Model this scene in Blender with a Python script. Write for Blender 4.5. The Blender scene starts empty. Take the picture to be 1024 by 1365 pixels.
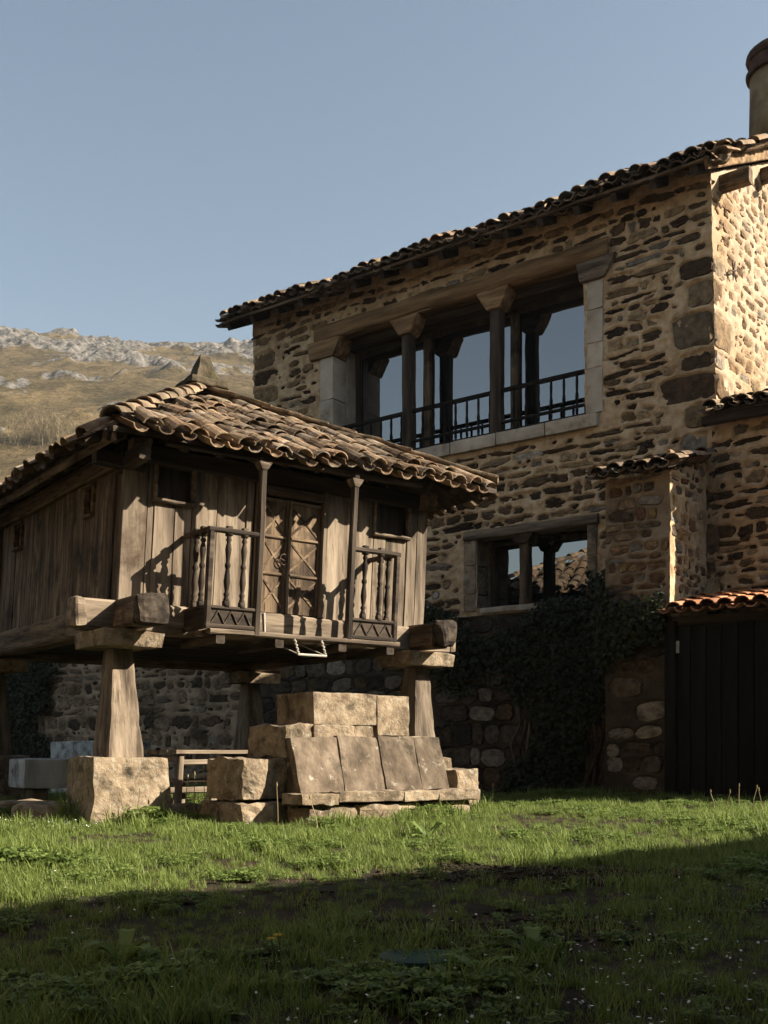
import bpy, math, random
import numpy as np
from mathutils import Matrix, Vector

R = random.Random(11)
NR = np.random.RandomState(5)
SC = bpy.context.scene
COL = SC.collection
PI = math.pi

# ------------------------------------------------------------------ camera, light, exposure
EYE = 0.9
cam_d = bpy.data.cameras.new('camera')
cam = bpy.data.objects.new('camera', cam_d)
COL.objects.link(cam)
cam.location = (0, 0, EYE)
cam.rotation_euler = (math.radians(90), 0, 0)
cam_d.sensor_width = 36
cam_d.sensor_fit = 'AUTO'
cam_d.lens = 1414 / 1365 * 36
cam_d.shift_y = 317.5 / 1365
cam_d.clip_start = 0.05
cam_d.clip_end = 6000
SC.camera = cam

SUN_EL = math.radians(30.7)
SUN_AZ = math.radians(98.0)                       # clockwise from +Y: the sun stands to the right of the view
world = bpy.data.worlds.new('World')
SC.world = world
world.use_nodes = True
wn = world.node_tree
for n in list(wn.nodes):
    wn.nodes.remove(n)
w_out = wn.nodes.new('ShaderNodeOutputWorld')
w_bg = wn.nodes.new('ShaderNodeBackground')
w_sky = wn.nodes.new('ShaderNodeTexSky')
w_sky.sky_type = 'NISHITA'
w_sky.sun_disc = False
w_sky.sun_elevation = SUN_EL
w_sky.sun_rotation = SUN_AZ
w_sky.air_density = 1.25
w_sky.dust_density = 1.0
w_sky.ozone_density = 1.0
w_hs = wn.nodes.new('ShaderNodeHueSaturation')
w_hs.inputs['Saturation'].default_value = 0.86
w_bg.inputs['Strength'].default_value = 0.050
wn.links.new(w_sky.outputs[0], w_hs.inputs['Color'])
w_tn = wn.nodes.new('ShaderNodeMix')
w_tn.data_type = 'RGBA'
w_tn.blend_type = 'MULTIPLY'
w_tn.inputs[0].default_value = 1.0
w_tn.inputs[7].default_value = (1.0, 1.015, .97, 1)
wn.links.new(w_hs.outputs[0], w_tn.inputs[6])
wn.links.new(w_tn.outputs[2], w_bg.inputs['Color'])
wn.links.new(w_bg.outputs[0], w_out.inputs['Surface'])

sun_d = bpy.data.lights.new('sun', 'SUN')
sun_d.energy = 5.0
sun_d.angle = math.radians(0.53)
sun_d.color = (1.0, 0.895, 0.745)
sun = bpy.data.objects.new('sun', sun_d)
COL.objects.link(sun)
to_sun = Vector((math.sin(SUN_AZ) * math.cos(SUN_EL), math.cos(SUN_AZ) * math.cos(SUN_EL), math.sin(SUN_EL)))
sun.rotation_euler = to_sun.to_track_quat('Z', 'Y').to_euler()
sun.location = (30, 0, 25)

vs = SC.view_settings
vs.view_transform = 'Standard'
vs.look = 'None'
vs.gamma = 1
vs.use_curve_mapping = False
vs.exposure = 1.55
SC.render.engine = 'CYCLES'
SC.cycles.max_bounces = 4
SC.cycles.diffuse_bounces = 1
SC.cycles.transparent_max_bounces = 4
SC.cycles.use_denoising = True

# ------------------------------------------------------------------ helpers
_TAB = np.random.RandomState(3).rand(65536)


def vnoise(P, scale=1.0, seed=0):
    """smooth value noise in -1..1 of an (n,3) array"""
    P = np.asarray(P, float) * scale + seed * 17.31
    i = np.floor(P).astype(np.int64)
    f = P - i
    f = f * f * (3 - 2 * f)
    out = 0
    for dx in (0, 1):
        for dy in (0, 1):
            for dz in (0, 1):
                h = ((i[:, 0] + dx) * 73856093 ^ (i[:, 1] + dy) * 19349663 ^ (i[:, 2] + dz) * 83492791) & 65535
                w = (f[:, 0] if dx else 1 - f[:, 0]) * (f[:, 1] if dy else 1 - f[:, 1]) * (f[:, 2] if dz else 1 - f[:, 2])
                out = out + w * _TAB[h]
    return out * 2 - 1


def fbm(P, scale=1.0, oct=4, seed=0):
    o, a = 0, 1.0
    for k in range(oct):
        o = o + a * vnoise(P, scale * 2 ** k, seed + k)
        a *= 0.5
    return o


def sstep(a, b, x):
    t = np.clip((np.asarray(x, float) - a) / (b - a), 0, 1)
    return t * t * (3 - 2 * t)


def mesh(name, V, F, mat=None, smooth=False, tint=None, attrs=None):
    me = bpy.data.meshes.new(name)
    me.from_pydata([tuple(map(float, v)) for v in V], [], [tuple(map(int, f)) for f in F])
    if mat:
        me.materials.append(mat)
    if smooth:
        me.polygons.foreach_set('use_smooth', [True] * len(me.polygons))
    if tint is not None:
        a = me.attributes.new('tint', 'FLOAT_COLOR', 'POINT')
        t = np.ones((len(V), 4))
        t[:, :3] = np.asarray(tint)
        a.data.foreach_set('color', t.ravel())
    for k, val in (attrs or {}).items():
        a = me.attributes.new(k, 'FLOAT', 'POINT')
        a.data.foreach_set('value', np.asarray(val, float).ravel())
    me.update()
    return me


def put(name, me, parent=None, M=None):
    o = bpy.data.objects.new(name, me)
    COL.objects.link(o)
    if parent is not None:
        o.parent = parent
    if M is not None:
        o.matrix_basis = M
    return o


def obj(name, VF, mat, parent=None, smooth=False, tint=None):
    return put(name, mesh(name, VF[0], VF[1], mat, smooth, tint), parent)


def thing(name, label, cat, loc=(0, 0, 0), rz=0.0, group=None):
    o = bpy.data.objects.new(name, None)
    o.empty_display_size = 0.3
    COL.objects.link(o)
    o.location = loc
    o.rotation_euler = (0, 0, rz)
    return tag(o, label, cat, group)


def tag(o, label, cat, group=None, kind=None):
    if label:
        o['label'] = label
    if cat:
        o['category'] = cat
    if group:
        o['group'] = group
    if kind:
        o['kind'] = kind
    return o


def join(*parts):
    V, F, k = [], [], 0
    for v, f in parts:
        v = np.asarray(v, float)
        V.append(v)
        F += [tuple(i + k for i in q) for q in f]
        k += len(v)
    return np.concatenate(V), F


_seed = [100]


def nseed():
    _seed[0] += 1
    return _seed[0]


def timber(p0, p1, w, h, up=(0, 0, 1), seg=4, cham=0.012, jit=0.005, taper=1.0):
    """sawn or hewn timber from p0 to p1: chamfered profile w (side) x h (up), slightly crooked"""
    p0, p1, up = Vector(p0), Vector(p1), Vector(up)
    d = (p1 - p0).normalized()
    s = d.cross(up).normalized()
    u = s.cross(d).normalized()
    a, b, c = w / 2, h / 2, min(cham, w / 3, h / 3)
    prof = [(-a + c, -b), (a - c, -b), (a, -b + c), (a, b - c), (a - c, b), (-a + c, b), (-a, b - c), (-a, -b + c)]
    V, F = [], []
    for i in range(seg + 1):
        t = i / seg
        k = 1 + (taper - 1) * t
        off = s * R.uniform(-jit, jit) + u * R.uniform(-jit, jit)
        for x, y in prof:
            V.append(p0.lerp(p1, t) + off + s * (x * k + R.uniform(-jit, jit) * .5) + u * (y * k + R.uniform(-jit, jit) * .5))
    for i in range(seg):
        for j in range(8):
            q = i * 8
            F.append((q + j, q + (j + 1) % 8, q + 8 + (j + 1) % 8, q + 8 + j))
    F.append(tuple(range(7, -1, -1)))
    F.append(tuple(range(seg * 8, seg * 8 + 8)))
    return V, F


_CG = {}


def cube_grid(n):
    if n in _CG:
        return _CG[n]
    idx, V, F = {}, [], []

    def vid(p):
        if p not in idx:
            idx[p] = len(V)
            V.append(p)
        return idx[p]
    for ax in range(3):
        for sgn in (0, n):
            for i in range(n):
                for j in range(n):
                    q = []
                    for di, dj in ((0, 0), (1, 0), (1, 1), (0, 1)):
                        p = [0, 0, 0]
                        p[ax] = sgn
                        p[(ax + 1) % 3] = i + di
                        p[(ax + 2) % 3] = j + dj
                        q.append(vid(tuple(p)))
                    F.append(tuple(q if sgn else q[::-1]))
    _CG[n] = (np.array(V, float) / n * 2 - 1, F)
    return _CG[n]


def hexa(c, n=5, r=0.025, amp=0.012, sc=6.0):
    """rough stone or block from 8 corners (bottom 4 anticlockwise, then top 4)"""
    c = np.asarray(c, float)
    P, F = cube_grid(n)
    half = np.array([np.linalg.norm(c[1] - c[0]), np.linalg.norm(c[3] - c[0]), np.linalg.norm(c[4] - c[0])]) / 2
    q = P * half
    inn = np.clip(q, -(half - r), half - r)
    d = q - inn
    L = np.linalg.norm(d, axis=1, keepdims=True)
    q = inn + d / np.maximum(L, 1e-9) * np.minimum(r, L)
    t = (q / half + 1) / 2
    x, y, z = t[:, :1], t[:, 1:2], t[:, 2:]
    bot = (c[0] * (1 - x) + c[1] * x) * (1 - y) + (c[3] * (1 - x) + c[2] * x) * y
    top = (c[4] * (1 - x) + c[5] * x) * (1 - y) + (c[7] * (1 - x) + c[6] * x) * y
    V = bot * (1 - z) + top * z
    s = nseed()
    D = np.stack([fbm(V, sc, 3 if n < 8 else 5, s + k * 5) for k in range(3)], 1)
    return V + D * amp, F


def block(x0, x1, y0, y1, z0, z1, **k):
    return hexa([(x0, y0, z0), (x1, y0, z0), (x1, y1, z0), (x0, y1, z0), (x0, y0, z1), (x1, y0, z1), (x1, y1, z1), (x0, y1, z1)], **k)


def lathe(prof, n=10, c=(0, 0, 0)):
    V, F = [], []
    for z, r in prof:
        for k in range(n):
            V.append((c[0] + r * math.cos(2 * PI * k / n), c[1] + r * math.sin(2 * PI * k / n), c[2] + z))
    for i in range(len(prof) - 1):
        for k in range(n):
            F.append((i * n + k, i * n + (k + 1) % n, (i + 1) * n + (k + 1) % n, (i + 1) * n + k))
    F.append(tuple(range(n - 1, -1, -1)))
    F.append(tuple(range((len(prof) - 1) * n, len(prof) * n)))
    return V, F


def tube(pts, r, n=6):
    pts = [Vector(p) for p in pts]
    V, F = [], []
    for i, p in enumerate(pts):
        d = (pts[min(i + 1, len(pts) - 1)] - pts[max(i - 1, 0)]).normalized()
        s = d.cross(Vector((0, 0, 1)))
        s = s.normalized() if s.length > 1e-3 else Vector((1, 0, 0))
        u = s.cross(d)
        rr = r[i] if isinstance(r, (list, tuple)) else r
        for k in range(n):
            a = 2 * PI * k / n
            V.append(p + s * (rr * math.cos(a)) + u * (rr * math.sin(a)))
    for i in range(len(pts) - 1):
        for k in range(n):
            F.append((i * n + k, i * n + (k + 1) % n, (i + 1) * n + (k + 1) % n, (i + 1) * n + k))
    F.append(tuple(range(n - 1, -1, -1)))
    F.append(tuple(range((len(pts) - 1) * n, len(pts) * n)))
    return V, F


# ------------------------------------------------------------------ materials
def material(name, cols, scale=3.0, stretch=(1, 1, 1), detail=6, rough=0.9, bump=0.3, bump_scale=None, stain=None,
             stain_scale=0.8, stain_rng=(0.5, 0.62), tint=False, rnd=0.0, coord='Object', spec=0.2, fine=None, dist=0.02, contrast=(0.3, 0.7)):
    m = bpy.data.materials.new(name)
    m.use_nodes = True
    nt = m.node_tree
    N, L = nt.nodes, nt.links
    b = N['Principled BSDF']
    b.inputs['Roughness'].default_value = rough
    b.inputs['Specular IOR Level'].default_value = spec
    tc = N.new('ShaderNodeTexCoord')
    oi = N.new('ShaderNodeObjectInfo')
    add = N.new('ShaderNodeVectorMath')
    add.operation = 'ADD'
    mul = N.new('ShaderNodeVectorMath')
    mul.operation = 'SCALE'
    mul.inputs[0].default_value = (13.7, 9.1, 5.3)
    L.new(oi.outputs['Random'], mul.inputs['Scale'])
    L.new(tc.outputs[coord], add.inputs[0])
    L.new(mul.outputs[0], add.inputs[1])
    mp = N.new('ShaderNodeMapping')
    mp.inputs['Scale'].default_value = stretch
    L.new(add.outputs[0], mp.inputs['Vector'])
    n1 = N.new('ShaderNodeTexNoise')
    n1.inputs['Scale'].default_value = scale
    n1.inputs['Detail'].default_value = detail
    n1.inputs['Roughness'].default_value = 0.62
    L.new(mp.outputs[0], n1.inputs['Vector'])
    rp = N.new('ShaderNodeValToRGB')
    el = rp.color_ramp.elements
    lo, hi = contrast
    for k, c in enumerate(cols):
        pos = lo + (hi - lo) * k / max(1, len(cols) - 1)
        e = el[k] if k < 2 else el.new(pos)
        e.position = pos
        e.color = (*c, 1)
    L.new(n1.outputs['Fac'], rp.inputs['Fac'])
    out = rp.outputs['Color']

    def mix(kind, fac, c1, c2):
        mx = N.new('ShaderNodeMix')
        mx.data_type = 'RGBA'
        mx.blend_type = kind
        for s, v in ((0, fac), (6, c1), (7, c2)):
            if isinstance(v, (int, float)):
                mx.inputs[s].default_value = v
            elif isinstance(v, tuple):
                mx.inputs[s].default_value = (*v, 1)
            else:
                L.new(v, mx.inputs[s])
        return mx.outputs[2]
    if tint:
        at = N.new('ShaderNodeAttribute')
        at.attribute_name = 'tint'
        out = mix('MULTIPLY', 1.0, out, at.outputs['Color'])
    if stain:
        for q, (sc_, ss) in enumerate(zip(stain if isinstance(stain[0], tuple) else [stain], stain_scale if isinstance(stain_scale, (list, tuple)) else [stain_scale] * 4)):
            n2 = N.new('ShaderNodeTexNoise')
            n2.inputs['Scale'].default_value = ss
            n2.inputs['Detail'].default_value = 8
            n2.inputs['Roughness'].default_value = 0.65
            ad = N.new('ShaderNodeVectorMath')
            ad.operation = 'ADD'
            ad.inputs[1].default_value = (3.3 * q + 1.7, 5.1, 7.7 * q)
            L.new((mp if ss > 20 else add).outputs[0], ad.inputs[0])
            L.new(ad.outputs[0], n2.inputs['Vector'])
            r2 = N.new('ShaderNodeMapRange')
            r2.inputs[1].default_value = stain_rng[0]
            r2.inputs[2].default_value = stain_rng[1]
            L.new(n2.outputs['Fac'], r2.inputs[0])
            out = mix('MIX', r2.outputs[0], out, sc_)
    if rnd:
        hs = N.new('ShaderNodeHueSaturation')
        mr = N.new('ShaderNodeMapRange')
        mr.inputs[3].default_value = 1 - rnd
        mr.inputs[4].default_value = 1 + rnd
        L.new(oi.outputs['Random'], mr.inputs[0])
        L.new(mr.outputs[0], hs.inputs['Value'])
        L.new(out, hs.inputs['Color'])
        out = hs.outputs[0]
    L.new(out, b.inputs['Base Color'])
    if bump:
        n3 = N.new('ShaderNodeTexNoise')
        n3.inputs['Scale'].default_value = bump_scale or scale * 4
        n3.inputs['Detail'].default_value = 8
        n3.inputs['Roughness'].default_value = 0.7
        L.new(mp.outputs[0], n3.inputs['Vector'])
        bp = N.new('ShaderNodeBump')
        bp.inputs['Strength'].default_value = bump
        bp.inputs['Distance'].default_value = dist
        L.new(n3.outputs['Fac'], bp.inputs['Height'])
        L.new(bp.outputs[0], b.inputs['Normal'])
    return m


WOODC = [(.03, .022, .016), (.12, .091, .064), (.22, .172, .122), (.305, .245, .178)]
WOODS = [(.022, .015, .010), (.095, .064, .038), (.19, .132, .08), (.27, .195, .125)]
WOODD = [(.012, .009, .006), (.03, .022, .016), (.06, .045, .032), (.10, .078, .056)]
WOODG = [(.004, .0035, .003), (.009, .0075, .006), (.017, .014, .011)]


def wood(name, cols, axis, **k):
    st = {'x': (.09, 1, 1), 'y': (1, .09, 1), 'z': (1, 1, .09)}[axis]
    return material(name, cols, scale=9, stretch=st, detail=8, bump=.5, bump_scale=22, rough=.85, rnd=.18, dist=.012, **k)


M = {}
for ax in 'xyz':
    M['wood_' + ax] = wood('weathered_wood_' + ax, WOODC, ax, stain=[(.07, .047, .03), (.035, .024, .016)], stain_scale=[1.6, 34], stain_rng=(.57, .72))
    M['brown_' + ax] = wood('brown_wood_' + ax, WOODS, ax, stain=[(.03, .02, .013), (.016, .011, .008)], stain_scale=[1.5, 30], stain_rng=(.52, .68))
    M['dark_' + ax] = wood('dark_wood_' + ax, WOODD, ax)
M['gate'] = wood('near_black_gate_wood', WOODG, 'z')  # near-black wood of the gate, window railing and unseen doors
M['golden_x'] = wood('golden_lintel_wood', [(.04, .022, .01), (.15, .09, .042), (.27, .17, .085), (.38, .26, .14)], 'x')
M['mortar'] = material('lime_mortar', [(.35, .235, .13), (.56, .40, .235), (.68, .525, .35)], scale=7, bump=1.0, bump_scale=45, stain=[(.34, .22, .115), (.22, .155, .09)], stain_scale=[.6, 3.5], stain_rng=(.54, .76), dist=.02, coord='Generated' and 'Object')
M['mortar_dark'] = material('dark_joint_earth', [(.02, .015, .010), (.05, .037, .025), (.10, .075, .05)], scale=2, bump=.7, bump_scale=20)  # dark earth joints of the lower house and annex walls
M['mortar_anx'] = material('grey_lime_mortar', [(.19, .13, .08), (.30, .22, .145), (.40, .31, .21)], scale=2.4, bump=.7, bump_scale=24, stain=(.07, .05, .03), stain_scale=1.4, stain_rng=(.5, .7))
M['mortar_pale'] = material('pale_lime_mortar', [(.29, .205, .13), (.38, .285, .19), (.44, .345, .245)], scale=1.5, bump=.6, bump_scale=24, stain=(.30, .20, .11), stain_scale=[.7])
M['rubble'] = material('rubble_stone', [(.35, .33, .30), (.9, .9, .9), (1.5, 1.45, 1.35)], scale=9, bump=1.0, bump_scale=28, tint=True, dist=.03, contrast=(.3, .72))
M['stone'] = material('sandstone', [(.14, .10, .062), (.27, .205, .135), (.38, .30, .205)], scale=6, bump=1.0, bump_scale=30, stain=[(.13, .10, .066), (.06, .045, .03), (.33, .29, .22), (.045, .036, .024)], stain_scale=[2.2, 1.3, 13, 5], stain_rng=(.53, .68), rnd=.1, dist=.018)
M['slab'] = material('grey_stone_slab', [(.05, .037, .025), (.12, .09, .062), (.21, .165, .118)], scale=6, stretch=(1, 1, .4), bump=.6, bump_scale=24, stain=[(.30, .26, .20), (.05, .04, .028), (.055, .045, .03)], stain_scale=[9, 1.7, 5], stain_rng=(.6, .68), rnd=.15, dist=.015)
M['moss'] = material('mossy_dark_stone', [(.03, .024, .015), (.07, .055, .034), (.14, .11, .075)], scale=7, bump=1.0, bump_scale=30, stain=(.05, .05, .02), stain_scale=4, stain_rng=(.5, .65))
M['jamb'] = material('dressed_limestone', [(.30, .25, .19), (.44, .38, .30), (.54, .48, .39)], scale=3, bump=.4, bump_scale=30, stain=(.2, .15, .1), stain_scale=2.2, stain_rng=(.58, .72), rnd=.12)
M['white'] = material('whitewashed_concrete', [(.30, .31, .31), (.48, .49, .49), (.60, .61, .60)], scale=3, stretch=(1.5, 1.5, .4), bump=.4, bump_scale=25, stain=(.16, .15, .13), stain_scale=2.5)
M['tile'] = material('old_clay_tile', [(.08, .055, .037), (.18, .13, .088), (.29, .22, .155)], scale=6, spec=.05, bump=.8, bump_scale=35, stain=[(.33, .27, .195), (.055, .043, .03), (.23, .185, .14)], stain_scale=[5, 3.3, 2.1], stain_rng=(.53, .66), tint=True, rnd=.4, dist=.012)
M['tile_new'] = material('orange_clay_tile', [(.30, .12, .055), (.44, .20, .10), (.52, .27, .15)], scale=5, bump=.4, bump_scale=30, stain=(.16, .09, .055), stain_scale=4, stain_rng=(.58, .7), tint=True, rnd=.15)
M['tile_flat'] = material('lichened_ridge_tile', [(.09, .066, .046), (.185, .14, .096), (.28, .225, .16)], scale=6, bump=.6, bump_scale=30, stain=(.09, .07, .045), stain_scale=4, tint=True, rnd=.2)
M['iron'] = material('rusty_iron', [(.03, .022, .018), (.07, .045, .03), (.11, .07, .045)], scale=12, bump=.3, rough=.7)
M['pale_metal'] = material('weathered_steel', [(.35, .31, .26), (.5, .46, .4)], scale=12, bump=.3, rough=.6)
M['soil'] = material('soil_and_turf', [(.012, .008, .005), (.030, .020, .012), (.07, .047, .028)], scale=3, bump=.8, bump_scale=20, stain=(.03, .042, .012), stain_scale=1.2, stain_rng=(.5, .7), dist=.04)
M['render'] = material('aged_lime_render', [(.14, .105, .06), (.21, .16, .095), (.27, .21, .13)], scale=3, bump=.4, bump_scale=22, stain=(.12, .09, .055), stain_scale=1.2)
M['brick'] = material('sooty_brick', [(.03, .02, .015), (.08, .045, .03), (.14, .08, .055)], scale=5, bump=.6, bump_scale=25, rnd=.2)


def leaf_mat(name, c1, c2, trans=0.35, rough=.55):
    m = bpy.data.materials.new(name)
    m.use_nodes = True
    N, L = m.node_tree.nodes, m.node_tree.links
    b = N['Principled BSDF']
    out = N['Material Output']
    oi = N.new('ShaderNodeObjectInfo')
    ge = N.new('ShaderNodeNewGeometry')
    ad = N.new('ShaderNodeMath')
    ad.operation = 'ADD'
    L.new(oi.outputs['Random'], ad.inputs[0])
    L.new(ge.outputs['Random Per Island'], ad.inputs[1])
    fr = N.new('ShaderNodeMath')
    fr.operation = 'FRACT'
    L.new(ad.outputs[0], fr.inputs[0])
    rp = N.new('ShaderNodeValToRGB')
    rp.color_ramp.elements[0].color = (*c1, 1)
    rp.color_ramp.elements[1].color = (*c2, 1)
    L.new(fr.outputs[0], rp.inputs['Fac'])
    L.new(rp.outputs[0], b.inputs['Base Color'])
    b.inputs['Roughness'].default_value = rough
    b.inputs['Specular IOR Level'].default_value = .3
    tr = N.new('ShaderNodeBsdfTranslucent')
    L.new(rp.outputs[0], tr.inputs['Color'])
    ms = N.new('ShaderNodeMixShader')
    ms.inputs[0].default_value = trans
    L.new(b.outputs[0], ms.inputs[1])
    L.new(tr.outputs[0], ms.inputs[2])
    L.new(ms.outputs[0], out.inputs['Surface'])
    return m


M['grass'] = leaf_mat('grass_blade', (.095, .145, .028), (.27, .33, .085), .45)
M['weed'] = leaf_mat('weed_leaf', (.085, .135, .03), (.22, .29, .075), .40)
M['ivy'] = leaf_mat('ivy_leaf', (.006, .010, .002), (.026, .034, .007), .2)
M['straw'] = leaf_mat('dry_stalk', (.25, .19, .09), (.38, .30, .16), .2)
M['petal'] = leaf_mat('white_petal', (.75, .75, .72), (.85, .85, .82), .2)
M['yellow'] = leaf_mat('yellow_petal', (.6, .38, .02), (.7, .5, .04), .2)
M['twig'] = leaf_mat('bare_twig', (.13, .10, .05), (.22, .17, .09), .05)


def glass_mat():
    m = bpy.data.materials.new('window_glass')
    m.use_nodes = True
    b = m.node_tree.nodes['Principled BSDF']
    b.inputs['Base Color'].default_value = (.006, .007, .008, 1)
    b.inputs['Roughness'].default_value = .015
    b.inputs['IOR'].default_value = 3.0
    return m


M['glass'] = glass_mat()

# ------------------------------------------------------------------ ground and hills


def gz(x, y):
    x = np.asarray(x, float)
    y = np.asarray(y, float)
    z = .24 * sstep(2, 13, y) - .12 * sstep(14.2, 17, y)
    P = np.stack([x, y, 0 * x], -1).reshape(-1, 3)
    n = (.035 * vnoise(P, .7, 3) + .018 * vnoise(P, 2.2, 9)).reshape(x.shape)
    return z + n * np.clip((60 - np.abs(y)) / 30, 0, 1)


def gz1(x, y):
    return float(gz(np.array([x]), np.array([y]))[0])


def axis_grid(fine0, fine1, step, far):
    a = list(np.arange(fine0, fine1 + 1e-6, step))
    d = step
    lo, hi = fine0, fine1
    left, right = [], []
    while hi < far:
        d *= 1.35
        hi += d
        lo -= d
        right.append(hi)
        left.append(lo)
    return np.array(left[::-1] + a + right)


gx, gy = axis_grid(-9, 9, .16, 1500), axis_grid(1, 24, .16, 1500)
X, Y = np.meshgrid(gx, gy)
Zg = gz(X, Y)
nx_, ny_ = len(gx), len(gy)
ids = np.arange(nx_ * ny_).reshape(ny_, nx_)
Fg = np.stack([ids[:-1, :-1], ids[:-1, 1:], ids[1:, 1:], ids[1:, :-1]], -1).reshape(-1, 4)
ground = put('ground', mesh('ground', np.stack([X, Y, Zg], -1).reshape(-1, 3), Fg, M['soil'], True))
ground['kind'] = 'structure'


def hill_material():
    m = bpy.data.materials.new('hill_turf_and_limestone')
    m.use_nodes = True
    N, L = m.node_tree.nodes, m.node_tree.links
    b = N['Principled BSDF']
    b.inputs['Roughness'].default_value = .95
    b.inputs['Specular IOR Level'].default_value = .1
    tc = N.new('ShaderNodeTexCoord')

    def noise(s, d=8, r=.65):
        n = N.new('ShaderNodeTexNoise')
        n.inputs['Scale'].default_value = s
        n.inputs['Detail'].default_value = d
        n.inputs['Roughness'].default_value = r
        L.new(tc.outputs['Object'], n.inputs['Vector'])
        return n
    n1, n2, n3 = noise(.035), noise(.5), noise(.22, 10, .75)
    r1 = N.new('ShaderNodeValToRGB')
    e = r1.color_ramp.elements
    e[0].position, e[0].color = .36, (.062, .048, .022, 1)
    e[1].position, e[1].color = .64, (.155, .112, .058, 1)
    L.new(n1.outputs['Fac'], r1.inputs['Fac'])
    mx = N.new('ShaderNodeMix')
    mx.data_type = 'RGBA'
    mx.blend_type = 'MULTIPLY'
    mx.inputs[0].default_value = .7
    r2 = N.new('ShaderNodeValToRGB')
    e = r2.color_ramp.elements
    e[0].position, e[0].color = .35, (.35, .36, .32, 1)
    e[1].position, e[1].color = .62, (1.1, 1.08, 1.05, 1)
    L.new(n2.outputs['Fac'], r2.inputs['Fac'])
    L.new(r1.outputs[0], mx.inputs[6])
    L.new(r2.outputs[0], mx.inputs[7])
    at = N.new('ShaderNodeAttribute')
    at.attribute_name = 'rock'
    sm = N.new('ShaderNodeMath')
    sm.operation = 'ADD'
    L.new(at.outputs['Fac'], sm.inputs[0])
    mr0 = N.new('ShaderNodeMapRange')
    mr0.inputs[3].default_value = -.75
    mr0.inputs[4].default_value = .75
    L.new(n3.outputs['Fac'], mr0.inputs[0])
    L.new(mr0.outputs[0], sm.inputs[1])
    mr = N.new('ShaderNodeMapRange')
    mr.inputs[1].default_value = .42
    mr.inputs[2].default_value = .60
    L.new(sm.outputs[0], mr.inputs[0])
    r3 = N.new('ShaderNodeValToRGB')
    e = r3.color_ramp.elements
    e[0].position, e[0].color = .38, (.06, .052, .042, 1)
    e[1].position, e[1].color = .66, (.20, .185, .165, 1)
    L.new(n2.outputs['Fac'], r3.inputs['Fac'])
    m2 = N.new('ShaderNodeMix')
    m2.data_type = 'RGBA'
    L.new(mr.outputs[0], m2.inputs[0])
    L.new(mx.outputs[2], m2.inputs[6])
    L.new(r3.outputs[0], m2.inputs[7])
    L.new(m2.outputs[2], b.inputs['Base Color'])
    bp = N.new('ShaderNodeBump')
    bp.inputs['Strength'].default_value = .8
    bp.inputs['Distance'].default_value = 1.2
    L.new(n2.outputs['Fac'], bp.inputs['Height'])
    L.new(bp.outputs[0], b.inputs['Normal'])
    return m


ang = np.concatenate([np.linspace(-1.5, -.44, 60), np.linspace(-.435, -.05, 520), np.linspace(-.045, 1.5, 80)])
rad = np.concatenate([np.linspace(60, 150, 30), np.linspace(151, 520, 430), np.linspace(525, 900, 40)])
A_, R_ = np.meshgrid(ang, rad)
hx, hy = R_ * np.sin(A_), R_ * np.cos(A_)
yy = R_ * np.cos(np.clip(A_, -.5, .3))
base = .447 * np.clip(yy - 62, 0, None)
P = np.stack([hx, hy, 0 * hx], -1).reshape(-1, 3)
n_low = fbm(P, 1 / 110., 3, 40).reshape(hx.shape)
n_mid = fbm(P, 1 / 26., 4, 50).reshape(hx.shape)
crest = 452 + 9 * n_low
over = np.clip(yy - crest, 0, None)
hz = base + 7 * n_low * sstep(70, 200, yy) + 2.2 * n_mid * sstep(70, 200, yy) - .62 * over
Pw = P + np.stack([6 * fbm(P, 1 / 9., 2, 60), 6 * fbm(P, 1 / 9., 2, 63), 0 * P[:, 0]], 1)
rk = fbm(Pw * np.array([1, 1.6, 1]), 1 / 30., 3, 70).reshape(hx.shape) + .45 * n_low + .35 * sstep(300, 440, yy) + .5 * sstep(-.24, -.14, A_) * sstep(250, 380, yy)
rock = sstep(.08, .72, rk)
rr = fbm(P, 1 / 5., 4, 80).reshape(hx.shape)
hz = hz + rock * (1.2 + 2.0 * rr) * sstep(80, 150, yy)
hz = np.maximum(hz, -2.0)
hids = np.arange(hx.size).reshape(hx.shape)
Fh = np.stack([hids[:-1, :-1], hids[:-1, 1:], hids[1:, 1:], hids[1:, :-1]], -1).reshape(-1, 4)
hills = put('hills', mesh('hills', np.stack([hx, hy, hz], -1).reshape(-1, 3), Fh, hill_material(), True, None, {'rock': rock}))
hills['kind'] = 'structure'

# ------------------------------------------------------------------ clay tiles


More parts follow.
